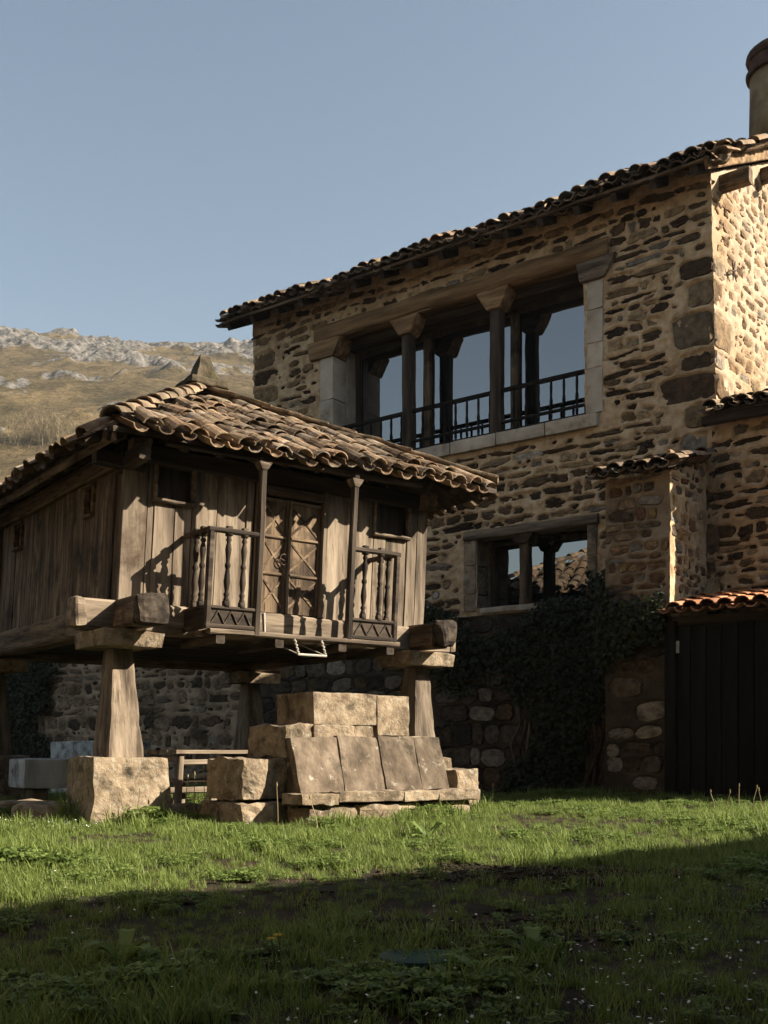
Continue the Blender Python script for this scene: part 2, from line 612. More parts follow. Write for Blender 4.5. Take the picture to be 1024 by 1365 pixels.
def tile_mesh(length, r0, r1, up=True, th=.014, seg=6, mat=None, warp=.006):
    """half-pipe clay tile along +Y from the low end (radius r0) to the high end (r1)"""
    V, F = [], []
    a0 = math.radians(10)
    w = [R.uniform(-warp, warp) for _ in range(4)]
    for e, (y, r) in enumerate(((0, r0), (length, r1))):
        for t in (0, th):
            for k in range(seg + 1):
                a = a0 + (PI - 2 * a0) * k / seg
                rr_ = r - t
                x = -math.cos(a) * rr_
                z = math.sin(a) * rr_ * .82
                z += w[e] * math.cos(a) + (w[2] if e == 0 else w[3]) * math.sin(a)
                V.append((x, y + R.uniform(-.006, .006), z if up else -z))
    n = seg + 1
    for k in range(seg):
        F.append((k, k + 1, 2 * n + k + 1, 2 * n + k))
        F.append((n + k + 1, n + k, 3 * n + k, 3 * n + k + 1))
        F.append((k + 1, k, n + k, n + k + 1))
        F.append((2 * n + k, 2 * n + k + 1, 3 * n + k + 1, 3 * n + k))
    F.append((0, 2 * n, 3 * n, n))
    F.append((seg, n + seg, 3 * n + seg, 2 * n + seg))
    if not up:
        F = [f[::-1] for f in F]
    tn = R.choice([(1, 1, 1), (1.15, 1.05, .95), (.75, .72, .7), (.9, .85, .8), (1.25, 1.2, 1.1), (.6, .58, .56)])
    return mesh('tile', V, F, mat, False, tn)


TILES = {}
for key, mt in (('old', M['tile']), ('new', M['tile_new'])):
    TILES[key] = ([tile_mesh(.46, .108, .088, True, mat=mt) for _ in range(8)], [tile_mesh(.46, .088, .108, False, mat=mt) for _ in range(6)])
TILE_VF = {}


def tile_arrays(me):
    if me.name not in TILE_VF:
        v = np.empty(len(me.vertices) * 3)
        me.vertices.foreach_get('co', v)
        t = np.empty(len(me.vertices) * 4)
        me.attributes['tint'].data.foreach_get('color', t)
        TILE_VF[me.name] = (v.reshape(-1, 3), [tuple(p.vertices) for p in me.polygons], t.reshape(-1, 4)[:, :3])
    return TILE_VF[me.name]


def lay_tiles(parent, e0, ex, sl, nrm, ncol, nrow, sp, expo, keep, single, key='old', jit=1.0, cover_lift=.045, zfun=None):
    """tile a roof plane. keep(c,row)->bool, single(c,row,cover)->bool: own object, else collected. returns leftovers"""
    e0, ex, sl, nrm = Vector(e0), Vector(ex).normalized(), Vector(sl).normalized(), Vector(nrm).normalized()
    rest = []
    for c in range(ncol):
        for r in range(nrow):
            for cover in (False, True):
                cc = c + (.5 if cover else 0)
                if not keep(cc, r):
                    continue
                slide = R.uniform(-.03, .03) * jit
                p = e0 + ex * (cc * sp + R.uniform(-.012, .012) * jit) + sl * (r * expo + slide + (.03 if cover else 0)) + nrm * ((cover_lift if cover else .055) + R.uniform(-.006, .010) * jit)
                if zfun:
                    p = p + Vector((0, 0, zfun(cc * sp, r * expo)))
                Mx = Matrix((ex, sl, nrm)).transposed().to_4x4()
                Mx = Mx @ Matrix.Rotation(math.radians(-2.2 + R.uniform(-2, 2) * jit), 4, 'X') @ Matrix.Rotation(math.radians(R.uniform(-3.2, 3.2) * jit), 4, 'Z') @ Matrix.Rotation(math.radians(R.uniform(-5, 5) * jit), 4, 'Y')
                Mx.translation = p
                me = R.choice(TILES[key][0 if cover else 1])
                if single(cc, r, cover):
                    put('tile', me, parent, Mx)
                else:
                    rest.append((me, Mx))
    return rest


def rest_tiles(name, rest, parent, mat):
    V, F, T, k = [], [], [], 0
    for me, Mx in rest:
        v, f, t = tile_arrays(me)
        m = np.array(Mx)
        V.append(v @ m[:3, :3].T + m[:3, 3])
        F += [tuple(i + k for i in q) for q in f]
        T.append(t * R.uniform(.75, 1.25))
        k += len(v)
    o = put(name, mesh(name, np.concatenate(V), F, mat, False, np.concatenate(T)), parent)
    o['kind'] = 'stuff'
    return o


# ------------------------------------------------------------------ rubble masonry
PAL_UP = [((.06, .038, .022), 5), ((.10, .068, .04), 5), ((.17, .115, .064), 3.5), ((.28, .20, .115), 3.5), ((.23, .20, .165), 2), ((.04, .027, .018), 4.5), ((.36, .27, .165), 2), ((.52, .48, .42), .5)]
PAL_LEFT = [((.12, .082, .046), 4), ((.19, .13, .074), 4), ((.27, .19, .105), 3), ((.06, .04, .024), 3), ((.28, .235, .175), 1)]
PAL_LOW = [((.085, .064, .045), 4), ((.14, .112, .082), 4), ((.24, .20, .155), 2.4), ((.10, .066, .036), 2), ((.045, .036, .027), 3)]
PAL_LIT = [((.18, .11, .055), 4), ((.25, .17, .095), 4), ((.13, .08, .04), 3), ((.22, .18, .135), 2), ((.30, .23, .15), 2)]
PAL_ANX = [((.20, .11, .065), 4), ((.27, .18, .105), 4), ((.12, .09, .065), 3), ((.25, .22, .18), 2), ((.30, .20, .085), 1)]
PAL_BACK = [((.12, .08, .05), 4), ((.20, .145, .10), 4), ((.06, .045, .03), 3), ((.25, .2, .15), 2)]


def pick(pal):
    t = R.random() * sum(w for _, w in pal)
    for c, w in pal:
        t -= w
        if t <= 0:
            break
    k = R.uniform(.78, 1.25)
    return tuple(x * k for x in c)


NS = 20
TH = np.linspace(0, 2 * PI, NS, endpoint=False)


class Stone:
    """an irregular stone outline: a squarish oval with its own jagged corners, held in coordinates scaled by its half size"""
    __slots__ = ('u', 'v', 'w', 'h', 'tint', 'rot', 'r')

    def __init__(s, u, v, w, h, tint, n=3.0, amp=.12, rot=0.0):
        s.u, s.v, s.w, s.h, s.tint, s.rot = u, v, w / 2, h / 2, tint, rot
        a0 = R.uniform(0, .3)
        r = (np.abs(np.cos(TH)) ** n + np.abs(np.sin(TH)) ** n) ** (-1 / n)
        k = 0
        for i in range(5):
            k = k + R.uniform(.4, 1) * np.sin((i + 1) * TH + R.uniform(0, 6.28)) / (1 + .3 * i)
        j = np.array([R.uniform(-1, 1) for _ in range(NS)])
        s.r = np.clip(r * (1 + amp * .55 * k + amp * .85 * j), .3, 1.45)

    def rho(s, du, dv):
        """scaled radius (1 on the outline) and the distance from the outline in metres"""
        x, y = du / s.w, dv / s.h
        t = np.arctan2(y, x) % (2 * PI) / (2 * PI) * NS
        i = np.floor(t).astype(int) % NS
        f = t - np.floor(t)
        rr = s.r[i] * (1 - f) + s.r[(i + 1) % NS] * f
        q = np.hypot(x, y) / rr
        return (1 - 1 / np.maximum(q, 1e-3)) * np.hypot(du, dv)


def rows(u0, u1, v0, v1, hr, wr, pal, avoid, gap=(.03, .07), skip=.06, n=(2.4, 4.5), amp=.12, fill=(.6, .95), palf=None):
    out = []
    v = v0
    while v < v1 - .05:
        h = R.uniform(*hr)
        if v + h > v1:
            h = v1 - v
        u = u0 + R.uniform(-.1, .05)
        while u < u1:
            w = R.uniform(*wr) * (1.0 if R.random() < .7 else .55)
            g = R.uniform(*gap)
            cu, cv = u + w / 2, v + h / 2 + R.uniform(-.02, .02)
            hh = max(.05, h * R.uniform(*fill) - .02)
            ok = cu - w / 2 > u0 - .02 and cu + w / 2 < u1 + .02
            for a in avoid:
                if cu + w / 2 > a[0] and cu - w / 2 < a[1] and cv + hh / 2 > a[2] and cv - hh / 2 < a[3]:
                    ok = False
            if ok and R.random() > skip:
                out.append(Stone(cu, cv, w, hh, pick(palf(cu, cv) if palf else pal), R.uniform(*n), amp * R.uniform(.6, 1.4), R.uniform(-.09, .13)))
            u += w + g
        v += h
    return out


def chips(stones, u0, u1, v0, v1, tries, pal, avoid):
    """small packing stones in the wider joints"""
    B = [(q.u - q.w, q.u + q.w, q.v - q.h, q.v + q.h) for q in stones] + list(avoid)
    A = np.array(B) if B else np.zeros((0, 4))
    out = []
    for _ in range(tries):
        w, h = R.uniform(.06, .17), R.uniform(.035, .08)
        u, v = R.uniform(u0 + w, u1 - w), R.uniform(v0 + h, v1 - h)
        m = .012
        if len(A) and np.any((u + w / 2 + m > A[:, 0]) & (u - w / 2 - m < A[:, 1]) & (v + h / 2 + m > A[:, 2]) & (v - h / 2 - m < A[:, 3])):
            continue
        out.append(Stone(u, v, w, h, pick(pal), 2.6, .2, R.uniform(-.3, .3)))
        A = np.concatenate([A, [[u - w / 2, u + w / 2, v - h / 2, v + h / 2]]])
    return out


def wall_grid(name, parent, umap, u0, u1, v0, v1, res, stones, holes, mat, amp=.016, deep=.035, inside=None, lip=.008):
    """mortar as a real relief: a grid sunk where the stones lie. umap(u,v,d)->(n,3) local points, d outward"""
    nu, nv = max(2, int((u1 - u0) / res) + 1), max(2, int((v1 - v0) / res) + 1)
    us, vs_ = np.linspace(u0, u1, nu), np.linspace(v0, v1, nv)
    U, Vv = np.meshgrid(us, vs_)
    P = np.stack([U, Vv, 0 * U + nseed()], -1).reshape(-1, 3)
    H = (amp * fbm(P, 5.0, 3, 21) + .45 * amp * fbm(P, 17.0, 2, 51) + .016 * fbm(P, 1.1, 2, 31)).reshape(U.shape)
    dep = np.zeros_like(U)
    for s in stones:
        q = max(s.w, s.h) * 1.5
        i0, i1 = np.searchsorted(us, [s.u - q, s.u + q])
        j0, j1 = np.searchsorted(vs_, [s.v - q, s.v + q])
        if i1 <= i0 or j1 <= j0:
            continue
        du, dv = U[j0:j1, i0:i1] - s.u, Vv[j0:j1, i0:i1] - s.v
        cs, sn = math.cos(s.rot), math.sin(s.rot)
        du, dv = du * cs + dv * sn, -du * sn + dv * cs
        d = np.maximum(s.rho(du, dv), -.3)
        k = 1 - sstep(-.010, .014, d)
        ring = np.exp(-((d - .028) / .018) ** 2)
        dep[j0:j1, i0:i1] = np.maximum(dep[j0:j1, i0:i1], k)
        H[j0:j1, i0:i1] += lip * ring
    H = H - dep * deep
    W = umap(U.ravel(), Vv.ravel(), H.ravel())
    idg = np.arange(nu * nv).reshape(nv, nu)
    F = np.stack([idg[:-1, :-1], idg[:-1, 1:], idg[1:, 1:], idg[1:, :-1]], -1)
    uc, vc = (us[:-1] + us[1:]) / 2, (vs_[:-1] + vs_[1:]) / 2
    UC, VC = np.meshgrid(uc, vc)
    kp = np.ones_like(UC, bool)
    for a in holes:
        kp &= ~((UC > a[0]) & (UC < a[1]) & (VC > a[2]) & (VC < a[3]))
    if inside is not None:
        kp &= inside(UC, VC)
    return put(name, mesh(name, W, F[kp], mat, True), parent)


def stone_vf(s, umap, proud=(-.014, .008)):
    n = NS
    top = R.uniform(*proud)
    tilt = (R.uniform(-.02, .02), R.uniform(-.02, .02))
    uu, vv, dd = [], [], []
    cs, sn = math.cos(s.rot), math.sin(s.rot)
    for sc_, d in ((1.06, None), (.95, top - .006), (.55, top)):
        for k in range(n):
            x, y = s.r[k] * math.cos(TH[k]) * sc_, s.r[k] * math.sin(TH[k]) * sc_
            uu.append(s.u + x * s.w * cs - y * s.h * sn)
            vv.append(s.v + x * s.w * sn + y * s.h * cs)
            dd.append(-.06 if d is None else d + tilt[0] * x + tilt[1] * y + R.uniform(-.007, .007))
    uu.append(s.u)
    vv.append(s.v)
    dd.append(top + R.uniform(-.008, .012))
    V = umap(np.array(uu), np.array(vv), np.array(dd))
    F = []
    for q in (0, n):
        for k in range(n):
            F.append((q + k, q + (k + 1) % n, q + n + (k + 1) % n, q + n + k))
    for k in range(n):
        F.append((2 * n + k, 2 * n + (k + 1) % n, 3 * n))
    return V, F


def pix(p):
    """photograph pixel of a world point (for choosing which repeats show largest)"""
    return 512 + 1414 * p[0] / p[1], 1000 - 1414 * (p[2] - EYE) / p[1]


def place_stones(jobs, budget, root):
    """jobs: (stone, umap, parent, proud). The ones that show largest become parts, the rest one mesh per wall"""
    sc = []
    for j, (s, um, par, pr) in enumerate(jobs):
        w = root.matrix_world if False else None
        lp = um(np.array([s.u]), np.array([s.v]), np.array([0.]))[0]
        wp = ROOTM[root.name] @ Vector(lp)
        x, y = pix(wp)
        hid = not (0 < x < 1024 and 0 < y < 1050) or (x < 660 and y > 560 + max(0, x - 330) * .28 and y < 890) or (x < 385 and y > 500 and y < 890)
        sc.append((0 if hid else s.w * s.h / wp.y ** 2, j))
    sc.sort(reverse=True)
    own = {j for v, j in sc[:budget] if v > 0}
    rest = {}
    for j, (s, um, par, pr) in enumerate(jobs):
        V, F = stone_vf(s, um, pr)
        if j in own:
            put('stone', mesh('stone', V, F, M['rubble'], False, s.tint), par)
        else:
            r_ = rest.setdefault(par.name, [par, [], [], []])
            k = sum(len(v) for v in r_[1])
            r_[1].append(V)
            r_[2] += [tuple(i + k for i in f) for f in F]
            r_[3].append(np.tile(s.tint, (len(V), 1)))
    for par, V, F, T in rest.values():
        o = put('small_stones', mesh('small_stones', np.concatenate(V), F, M['rubble'], False, np.concatenate(T)), par)
        o['kind'] = 'stuff'


ROOTM = {}


def root_matrix(o):
    ROOTM[o.name] = Matrix.Translation(o.location) @ Matrix.Rotation(o.rotation_euler[2], 4, 'Z')


# ================================================================== the stone house
HA = math.atan2(-.6, .8)
house = thing('stone_house', 'tall rubble stone farmhouse with long timber-framed window and clay tile roof', 'house', (-2.54, 20.6, 0), HA)
root_matrix(house)
HL, EAVE = 9.13, 9.05
DEPTH = 8.4


def f_map(u, v, d):
    return np.stack([u * (1 - .0024 * (v - 4.5)), -d, v], 1)       # facade: u to the right, leaning in a little at the top


def g_map(u, v, d):
    return np.stack([HL * (1 - .0024 * (v - 4.5)) + d, u, v], 1)   # gable end


ANX0, ANX1, ANP, ANH = 8.04, 8.97, 1.39, 4.62
ALOW = 2.72
WING1, WINGH = 11.2, 5.62


def af_map(u, v, d):
    return np.stack([u, -ANP - d, v], 1)


def as_map(u, v, d):
    return np.stack([ANX1 + d, u, v], 1)


def w_map(u, v, d):
    return np.stack([u, -d, v], 1)


UPW = (2.03, 7.09, 6.06, 8.42)
LOW = (5.08, 7.09, 3.24, 4.38)
SPLIT = 3.12
jobs = []
# quoins
quo = []
z = 3.2
big = [(.75, .45), (.62, .5), (.7, .52), (.8, .22), (.5, .55), (.45, .38), (.85, .42), (.5, .3), (.62, .55), (.38, .42), (.5, .3)]
qt = [(.12, .085, .05), (.11, .08, .05), (.10, .075, .048), (.085, .06, .035), (.19, .17, .14), (.14, .10, .055), (.06, .04, .024), (.055, .037, .022), (.115, .09, .06), (.16, .12, .07), (.05, .034, .02)]
for (w, h), t in zip(big, qt):
    quo.append(Stone(HL - w / 2 - .01, z + h / 2, w, h - .05, tuple(1.45 * q for q in t), 8, .06))
    z += h + .02
z = 4.5
while z < 8.8:
    w, h = R.uniform(.35, .65), R.uniform(.25, .5)
    if z + h > 8.85:
        break
    quo.append(Stone(w / 2 + .01, z + h / 2, w, h - .05, pick(PAL_LEFT), 6, .06))
    z += h + .02
avoid = [(UPW[0] - .36, UPW[1] + .30, UPW[2] - .28, UPW[3] + .05), (UPW[0] - .45, UPW[1] + .4, 8.1, 8.70), (LOW[0] - .3, LOW[1] + .22, LOW[2] - .1, LOW[3] + .14)]
av2 = avoid + [(s.u - s.w - .03, s.u + s.w + .03, s.v - s.h - .03, s.v + s.h + .03) for s in quo]
up_st = rows(.02, HL - .02, SPLIT, EAVE + .09, (.10, .215), (.15, .58), None, av2, (.02, .075), .05, (3.0, 7.0), .26, (.5, .95), palf=lambda u, v: PAL_LEFT if u < 2.2 + R.uniform(-.4, .8) else PAL_UP) + quo
up_st += chips(up_st, .02, HL - .02, SPLIT, EAVE - .05, 2600, PAL_UP, avoid)
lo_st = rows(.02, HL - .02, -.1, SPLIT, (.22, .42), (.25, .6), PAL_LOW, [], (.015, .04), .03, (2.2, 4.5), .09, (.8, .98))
up_wall = wall_grid('wall', house, f_map, 0, HL, SPLIT, EAVE + .275, .02, up_st, [UPW, LOW], M['mortar'], amp=.02, lip=.006)
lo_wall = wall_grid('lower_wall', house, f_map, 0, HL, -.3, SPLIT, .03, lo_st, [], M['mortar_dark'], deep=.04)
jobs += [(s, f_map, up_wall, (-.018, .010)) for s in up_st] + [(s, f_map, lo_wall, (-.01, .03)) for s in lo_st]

# gable end, lit by the sun
SL = .5
RID = EAVE + .1 + SL * DEPTH / 2
g_in = lambda u, v: v < EAVE + .12 + SL * np.minimum(u, DEPTH - u)
g_st = [Stone(w / 2 + .01, s.v, w, s.h * 2, pick(PAL_LIT), 6, .06) for s, w in ((s, R.uniform(.3, .8)) for s in quo if s.u > 5)]
g_av = [(-.1, s.u + s.w + .03, s.v - s.h - .02, s.v + s.h + .02) for s in g_st]
g_all = rows(.05, DEPTH - .05, 5.4, EAVE + .1, (.15, .26), (.22, .5), PAL_LIT, g_av, (.05, .1), .08, (2.2, 4), .14, (.55, .85)) + rows(.6, DEPTH - .6, EAVE + .1, RID - .4, (.15, .26), (.22, .5), PAL_LIT, [], (.05, .1))
g_st = g_st + [s for s in g_all if bool(g_in(s.u + s.w, s.v + s.h + .1)) and bool(g_in(s.u - s.w, s.v + s.h + .1))]
g_st += [c for c in chips(g_st, .05, 3.2, 5.4, EAVE + .9, 900, PAL_LIT, []) if bool(g_in(c.u, c.v + .3))]
g_wall = wall_grid('gable_wall', house, g_map, 0, DEPTH, -.3, RID + .1, .034, g_st, [], M['mortar_pale'], inside=g_in)
jobs += [(s, g_map, g_wall, (-.016, .006)) for s in g_st]

# back and left walls, plain
obj('back_wall', block(.05, HL - .05, DEPTH - .4, DEPTH, -.3, EAVE, n=2, r=.01, amp=.0), M['mortar'], house)
obj('side_wall', block(.004, .45, .06, DEPTH - .41, -.3, EAVE, n=3, r=.01, amp=.0), M['mortar'], house)

obj('side_gable', ([(x, y, z) for x in (.01, .3) for y, z in ((.03, EAVE - .05), (DEPTH, EAVE - .05), (DEPTH, EAVE + .08), (DEPTH / 2, RID + .04), (.03, EAVE + .10))], [(4, 3, 2, 1, 0), (5, 6, 7, 8, 9)] + [(k, (k + 1) % 5, 5 + (k + 1) % 5, 5 + k) for k in range(5)]), M['mortar'], house)

# annex between the windows and the gate
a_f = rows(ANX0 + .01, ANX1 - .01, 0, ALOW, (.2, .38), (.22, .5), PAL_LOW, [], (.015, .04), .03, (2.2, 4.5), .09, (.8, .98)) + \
    rows(ANX0 + .01, ANX1 - .01, ALOW, ANH, (.08, .2), (.14, .36), PAL_ANX, [], (.02, .06), .05, (3, 6), .09, (.7, .95))
a_s = rows(-ANP + .01, -.02, 3.0, ANH + .4, (.09, .24), (.14, .36), PAL_ANX, [], (.03, .08), .1, (2.4, 5), .12, (.6, .9))
annex_front = wall_grid('annex_wall', house, af_map, ANX0, ANX1, ALOW, ANH, .026, [s for s in a_f if s.v > ALOW], [], M['mortar_anx'])
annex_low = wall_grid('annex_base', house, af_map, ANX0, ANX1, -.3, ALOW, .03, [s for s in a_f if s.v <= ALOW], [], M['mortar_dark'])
annex_side = wall_grid('annex_side_wall', house, as_map, -ANP, 0, -.3, ANH + .45, .026, a_s, [], M['mortar'], inside=lambda u, v: v < ANH + .3 * (u + ANP))
obj('annex_return_wall', block(ANX0, ANX0 + .25, -ANP + .03, -.02, -.3, ANH, n=2, r=.005, amp=0), M['mortar_anx'], house)
jobs += [(s, af_map, annex_front if s.v > ALOW else annex_low, (-.016, .008)) for s in a_f] + [(s, as_map, annex_side, (-.016, .008)) for s in a_s]
# wing to the right of the gable
w_st = rows(ANX1 + .03, WING1 - .02, 2.6, WINGH, (.09, .21), (.15, .5), PAL_UP, [], (.02, .075), .07, (3, 7), .24, (.5, .95))
w_st += chips(w_st, ANX1 + .03, WING1 - .05, 2.6, WINGH, 500, PAL_UP, [])
a_s += chips(a_s, -ANP + .05, -.02, 3.0, ANH, 300, PAL_ANX, [])
wing = wall_grid('wing_wall', house, w_map, ANX1, WING1, -.3, WINGH, .03, w_st, [], M['mortar'])
jobs += [(s, w_map, wing, (-.02, .006)) for s in w_st]
obj('wing_end_wall', block(WING1 - .3, WING1, .02, 3.2, -.3, WINGH + .8, n=2, r=.01, amp=0), M['mortar_pale'], house)
place_stones(jobs, 290, house)

# --- upper window
sx0, sx1, sz0, sz1 = UPW
OPEN_D = .66
lin = obj('lintel', timber((sx0 - .42, .10, 8.565), (sx1 + .36, .10, 8.565), .34, .28, seg=12, cham=.03, jit=.014), M['golden_x'], house, True)
obj('inner_lintel', timber((sx0 - .1, .46, 8.50), (sx1 + .1, .46, 8.50), .34, .38, seg=5), M['dark_x'], house)
nsl = 6
for k in range(nsl):
    a, b = sx0 - .1 + (sx1 + .2 - sx0 + .1) * k / nsl, sx0 - .1 + (sx1 + .2 - sx0 + .1) * (k + 1) / nsl
    obj('sill', block(a + .004, b - .004, -.09, .42, sz0 - .21, sz0 + .0, n=4, r=.02, amp=.006), M['jamb'], house)
for side, (a, b) in enumerate(((sx0 - .31, sx0 + .0), (sx1, sx1 + .27))):
    z = sz0
    while z < 8.06:
        h = R.uniform(.35, .75)
        if z + h > 7.9:
            h = 8.1 - z
        obj('jamb', block(a, b, -.03 + R.uniform(0, .008), .36, z + .004, z + h - .004, n=4, r=.015, amp=.006), M['jamb'], house)
        z += h
    x0, x1 = (a - .28, b + .22) if side == 0 else (a - .16, b + .24)
    obj('corbel', hexa([(x0 + .05, -.07, 8.10), (x1 - .2, -.07, 8.10), (x1 - .2, .34, 8.10), (x0 + .05, .34, 8.10), (x0, -.08, 8.42), (x1, -.08, 8.42), (x1, .34, 8.42), (x0, .34, 8.42)], n=5, r=.02, amp=.012), M['golden_x'] if side == 0 else M['wood_x'], house)
obj('reveal', block(sx0 - .3, sx0 + .01, .37, .74, sz0 - .02, 8.36, n=3, r=.004, amp=.004), M['jamb'], house)
obj('reveal', block(sx1 - .01, sx1 + .3, .37, .74, sz0 - .02, 8.36, n=3, r=.004, amp=.004), M['jamb'], house)


def hs(px, y=0.0):
    """facade coordinate of a photograph column at inward depth y"""
    k = (px - 512) / 1414
    X0, Y0 = -2.54 + .6 * y, 20.6 + .8 * y
    return (k * Y0 - X0) / (.8 + .6 * k)


cols_s = [hs(545, .1), hs(663, .1)]
for s in cols_s:
    obj('column', timber((s, .1, sz0), (s, .1, 8.12), .2, .2, up=(0, 1, 0), seg=7, cham=.03, jit=.009), M['dark_z'], house)
    c = [(s - .12, -.06, 8.1), (s + .12, -.06, 8.1), (s + .12, .26, 8.1), (s - .12, .26, 8.1), (s - .33, -.075, 8.42), (s + .33, -.075, 8.42), (s + .33, .27, 8.42), (s - .33, .27, 8.42)]
    obj('corbel', hexa(c, n=6, r=.03, amp=.014), M['golden_x'], house)
frame = obj('window_frame', join(timber((sx0, OPEN_D, sz0 + .05), (sx1, OPEN_D, sz0 + .05), .08, .1), timber((sx0, OPEN_D, 8.29), (sx1, OPEN_D, 8.29), .08, .14),
                                 timber((sx0 + .05, OPEN_D, sz0 + .1), (sx0 + .05, OPEN_D, 8.22), .1, .08, up=(0, 1, 0)), timber((sx1 - .05, OPEN_D, sz0 + .1), (sx1 - .05, OPEN_D, 8.22), .1, .08, up=(0, 1, 0))), M['dark_z'], house)
edges = [sx0 + .1] + [s + .02 for s in cols_s] + [sx1 - .1]
for s in edges[1:-1]:
    obj('mullion', timber((s, OPEN_D, sz0 + .1), (s, OPEN_D, 8.22), .14, .12, up=(0, 1, 0), seg=5), M['brown_z'], frame)
for a, b in zip(edges[:-1], edges[1:]):
    obj('pane', block(a, b, OPEN_D + .03, OPEN_D + .042, sz0 + .08, 8.24, n=1, r=.001, amp=0), M['glass'], frame)
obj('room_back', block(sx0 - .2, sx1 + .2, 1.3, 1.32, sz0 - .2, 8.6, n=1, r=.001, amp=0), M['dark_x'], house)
rail = obj('railing', join(timber((sx0, .08, sz0 + .72), (sx1, .08, sz0 + .72), .07, .065, seg=8, jit=.004), timber((sx0, .08, sz0 + .20), (sx1, .08, sz0 + .20), .05, .05, seg=8, jit=.003), timber((sx0, .08, sz0 + .05), (sx1, .08, sz0 + .05), .05, .04, seg=8, jit=.003)), M['gate'], house)
bal_up = mesh('baluster', *lathe([(0, .020), (.08, .028), (.14, .018), (.3, .032), (.38, .02), (.52, .026), (.64, .018)], 6), M['gate'])
k = 0
s = sx0 + .12
while s < sx1 - .05:
    if min(abs(s - q) for q in cols_s) > .12:
        put('baluster', bal_up, rail, Matrix.Translation((s, .08, sz0 + .06)))
    s += .225

# --- lower window
lx0, lx1, lz0, lz1 = LOW
obj('lintel', timber((lx0 - .22, .10, lz1 + .07), (lx1 + .2, .10, lz1 + .07), .32, .15, seg=6, cham=.015, jit=.008), M['wood_x'], house)
obj('sill', block(lx0 + .1, lx1 - .06, -.05, .4, lz0 - .1, lz0, n=4, r=.015, amp=.01), M['jamb'], house)
for a, b in ((lx0 - .24, lx0), (lx1, lx1 + .17)):
    z = lz0 - .05
    while z < lz1 - .02:
        h = min(R.uniform(.22, .5), lz1 - z)
        if lz1 - z - h < .15:
            h = lz1 - z
        obj('jamb', block(a, b, -.025, .4, z + .004, z + h - .004, n=4, r=.02, amp=.008), M['stone'], house)
        z += h
s = hs(701, .12)
obj('column', timber((s, .12, lz0), (s, .12, lz1 - .14), .17, .17, up=(0, 1, 0), seg=5, cham=.03, jit=.008), M['brown_z'], house)
c = [(s - .1, -.02, lz1 - .16), (s + .1, -.02, lz1 - .16), (s + .1, .26, lz1 - .16), (s - .1, .26, lz1 - .16), (s - .2, -.03, lz1), (s + .2, -.03, lz1), (s + .2, .26, lz1), (s - .2, .26, lz1)]
obj('corbel', hexa(c, n=4, r=.02, amp=.012), M['brown_x'], house)
frame2 = obj('window_frame', join(timber((lx0 + .05, .5, lz0), (lx0 + .05, .5, lz1), .1, .08, up=(0, 1, 0)), timber((lx0, .5, lz1 - .04), (lx1, .5, lz1 - .04), .08, .08)), M['dark_z'], house)
obj('pane', block(lx0 + .1, lx1, .52, .53, lz0 - .02, lz1 + .02, n=1, r=.001, amp=0), M['glass'], frame2)
obj('reveal', block(lx0 - .2, lx0 + .008, .4, .6, lz0 - .05, lz1 + .02, n=2, r=.004, amp=.004), M['stone'], house)
obj('reveal', block(lx1 - .008, lx1 + .2, .4, .6, lz0 - .05, lz1 + .02, n=2, r=.004, amp=.004), M['stone'], house)

# --- roof
n_l = math.hypot(1, SL)
roof = obj('roof', join(block(-.38, HL + .02, -.47, DEPTH / 2, 0, .05, n=1, r=.002, amp=0)), M['dark_x'], house)
for me in (roof.data,):
    for v in me.vertices:
        v.co.z += EAVE + .06 + SL * (v.co.y + .47) * 1.0
obj('rear_roof_deck', hexa([(-.38, DEPTH / 2, RID + .2), (HL + .02, DEPTH / 2, RID + .2), (HL + .02, DEPTH + .5, EAVE + .05), (-.38, DEPTH + .5, EAVE + .05), (-.38, DEPTH / 2, RID + .25), (HL + .02, DEPTH / 2, RID + .25), (HL + .02, DEPTH + .5, EAVE + .1), (-.38, DEPTH + .5, EAVE + .1)], n=1, r=.002, amp=0), M['tile'], house, tint=(1, 1, 1))
SPH = .215
ncol = int((HL + .55) / SPH)
EZ = EAVE + .10
sag = lambda x, r: .035 * math.sin(x * 1.7) + .02 * math.sin(x * 4.1 + r * 2)
rest = lay_tiles(roof, (-.42, -.56, EZ), (1, 0, 0), (0, 1, SL), (0, -SL, 1), ncol + 1, 16, SPH, .34, lambda c, r: c <= ncol + .6, lambda c, r, cv: (r < 1 and cv) or (r == 0) or (r < 5 and cv and c > ncol - 3) or (r < 2 and cv and c > 20), jit=2.6, zfun=sag)
rest += lay_tiles(roof, (-.42, -.48, EZ - .075), (1, 0, 0), (0, 1, SL), (0, -SL, 1), ncol + 1, 1, SPH, .34, lambda c, r: c <= ncol + .6, lambda c, r, cv: cv, jit=2.4, zfun=sag)
rest_tiles('upper_tiles', rest, roof, M['tile'])
for q in range(16):                       # ridge tiles
    Mx = Matrix.Translation((-.4 + q * .6, DEPTH / 2, RID + .28)) @ Matrix.Rotation(-PI / 2, 4, 'Z') @ Matrix.Scale(1.35, 4)
    put('ridge_tile', R.choice(TILES['old'][0]), roof, Mx)
obj('eave_board', timber((-.40, -.50, EAVE + .055), (HL + .05, -.50, EAVE + .055), .05, .035, seg=14, jit=.010), M['brown_x'], house)
for q in range(16):
    s = -.2 + q * .61
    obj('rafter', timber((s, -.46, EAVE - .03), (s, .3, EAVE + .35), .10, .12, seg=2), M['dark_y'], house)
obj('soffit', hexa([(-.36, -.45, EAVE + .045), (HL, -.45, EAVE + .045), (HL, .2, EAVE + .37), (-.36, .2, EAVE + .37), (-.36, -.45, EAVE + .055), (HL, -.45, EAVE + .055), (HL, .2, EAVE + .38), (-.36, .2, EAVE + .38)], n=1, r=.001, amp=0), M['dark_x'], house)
ll = DEPTH / 2 + .5
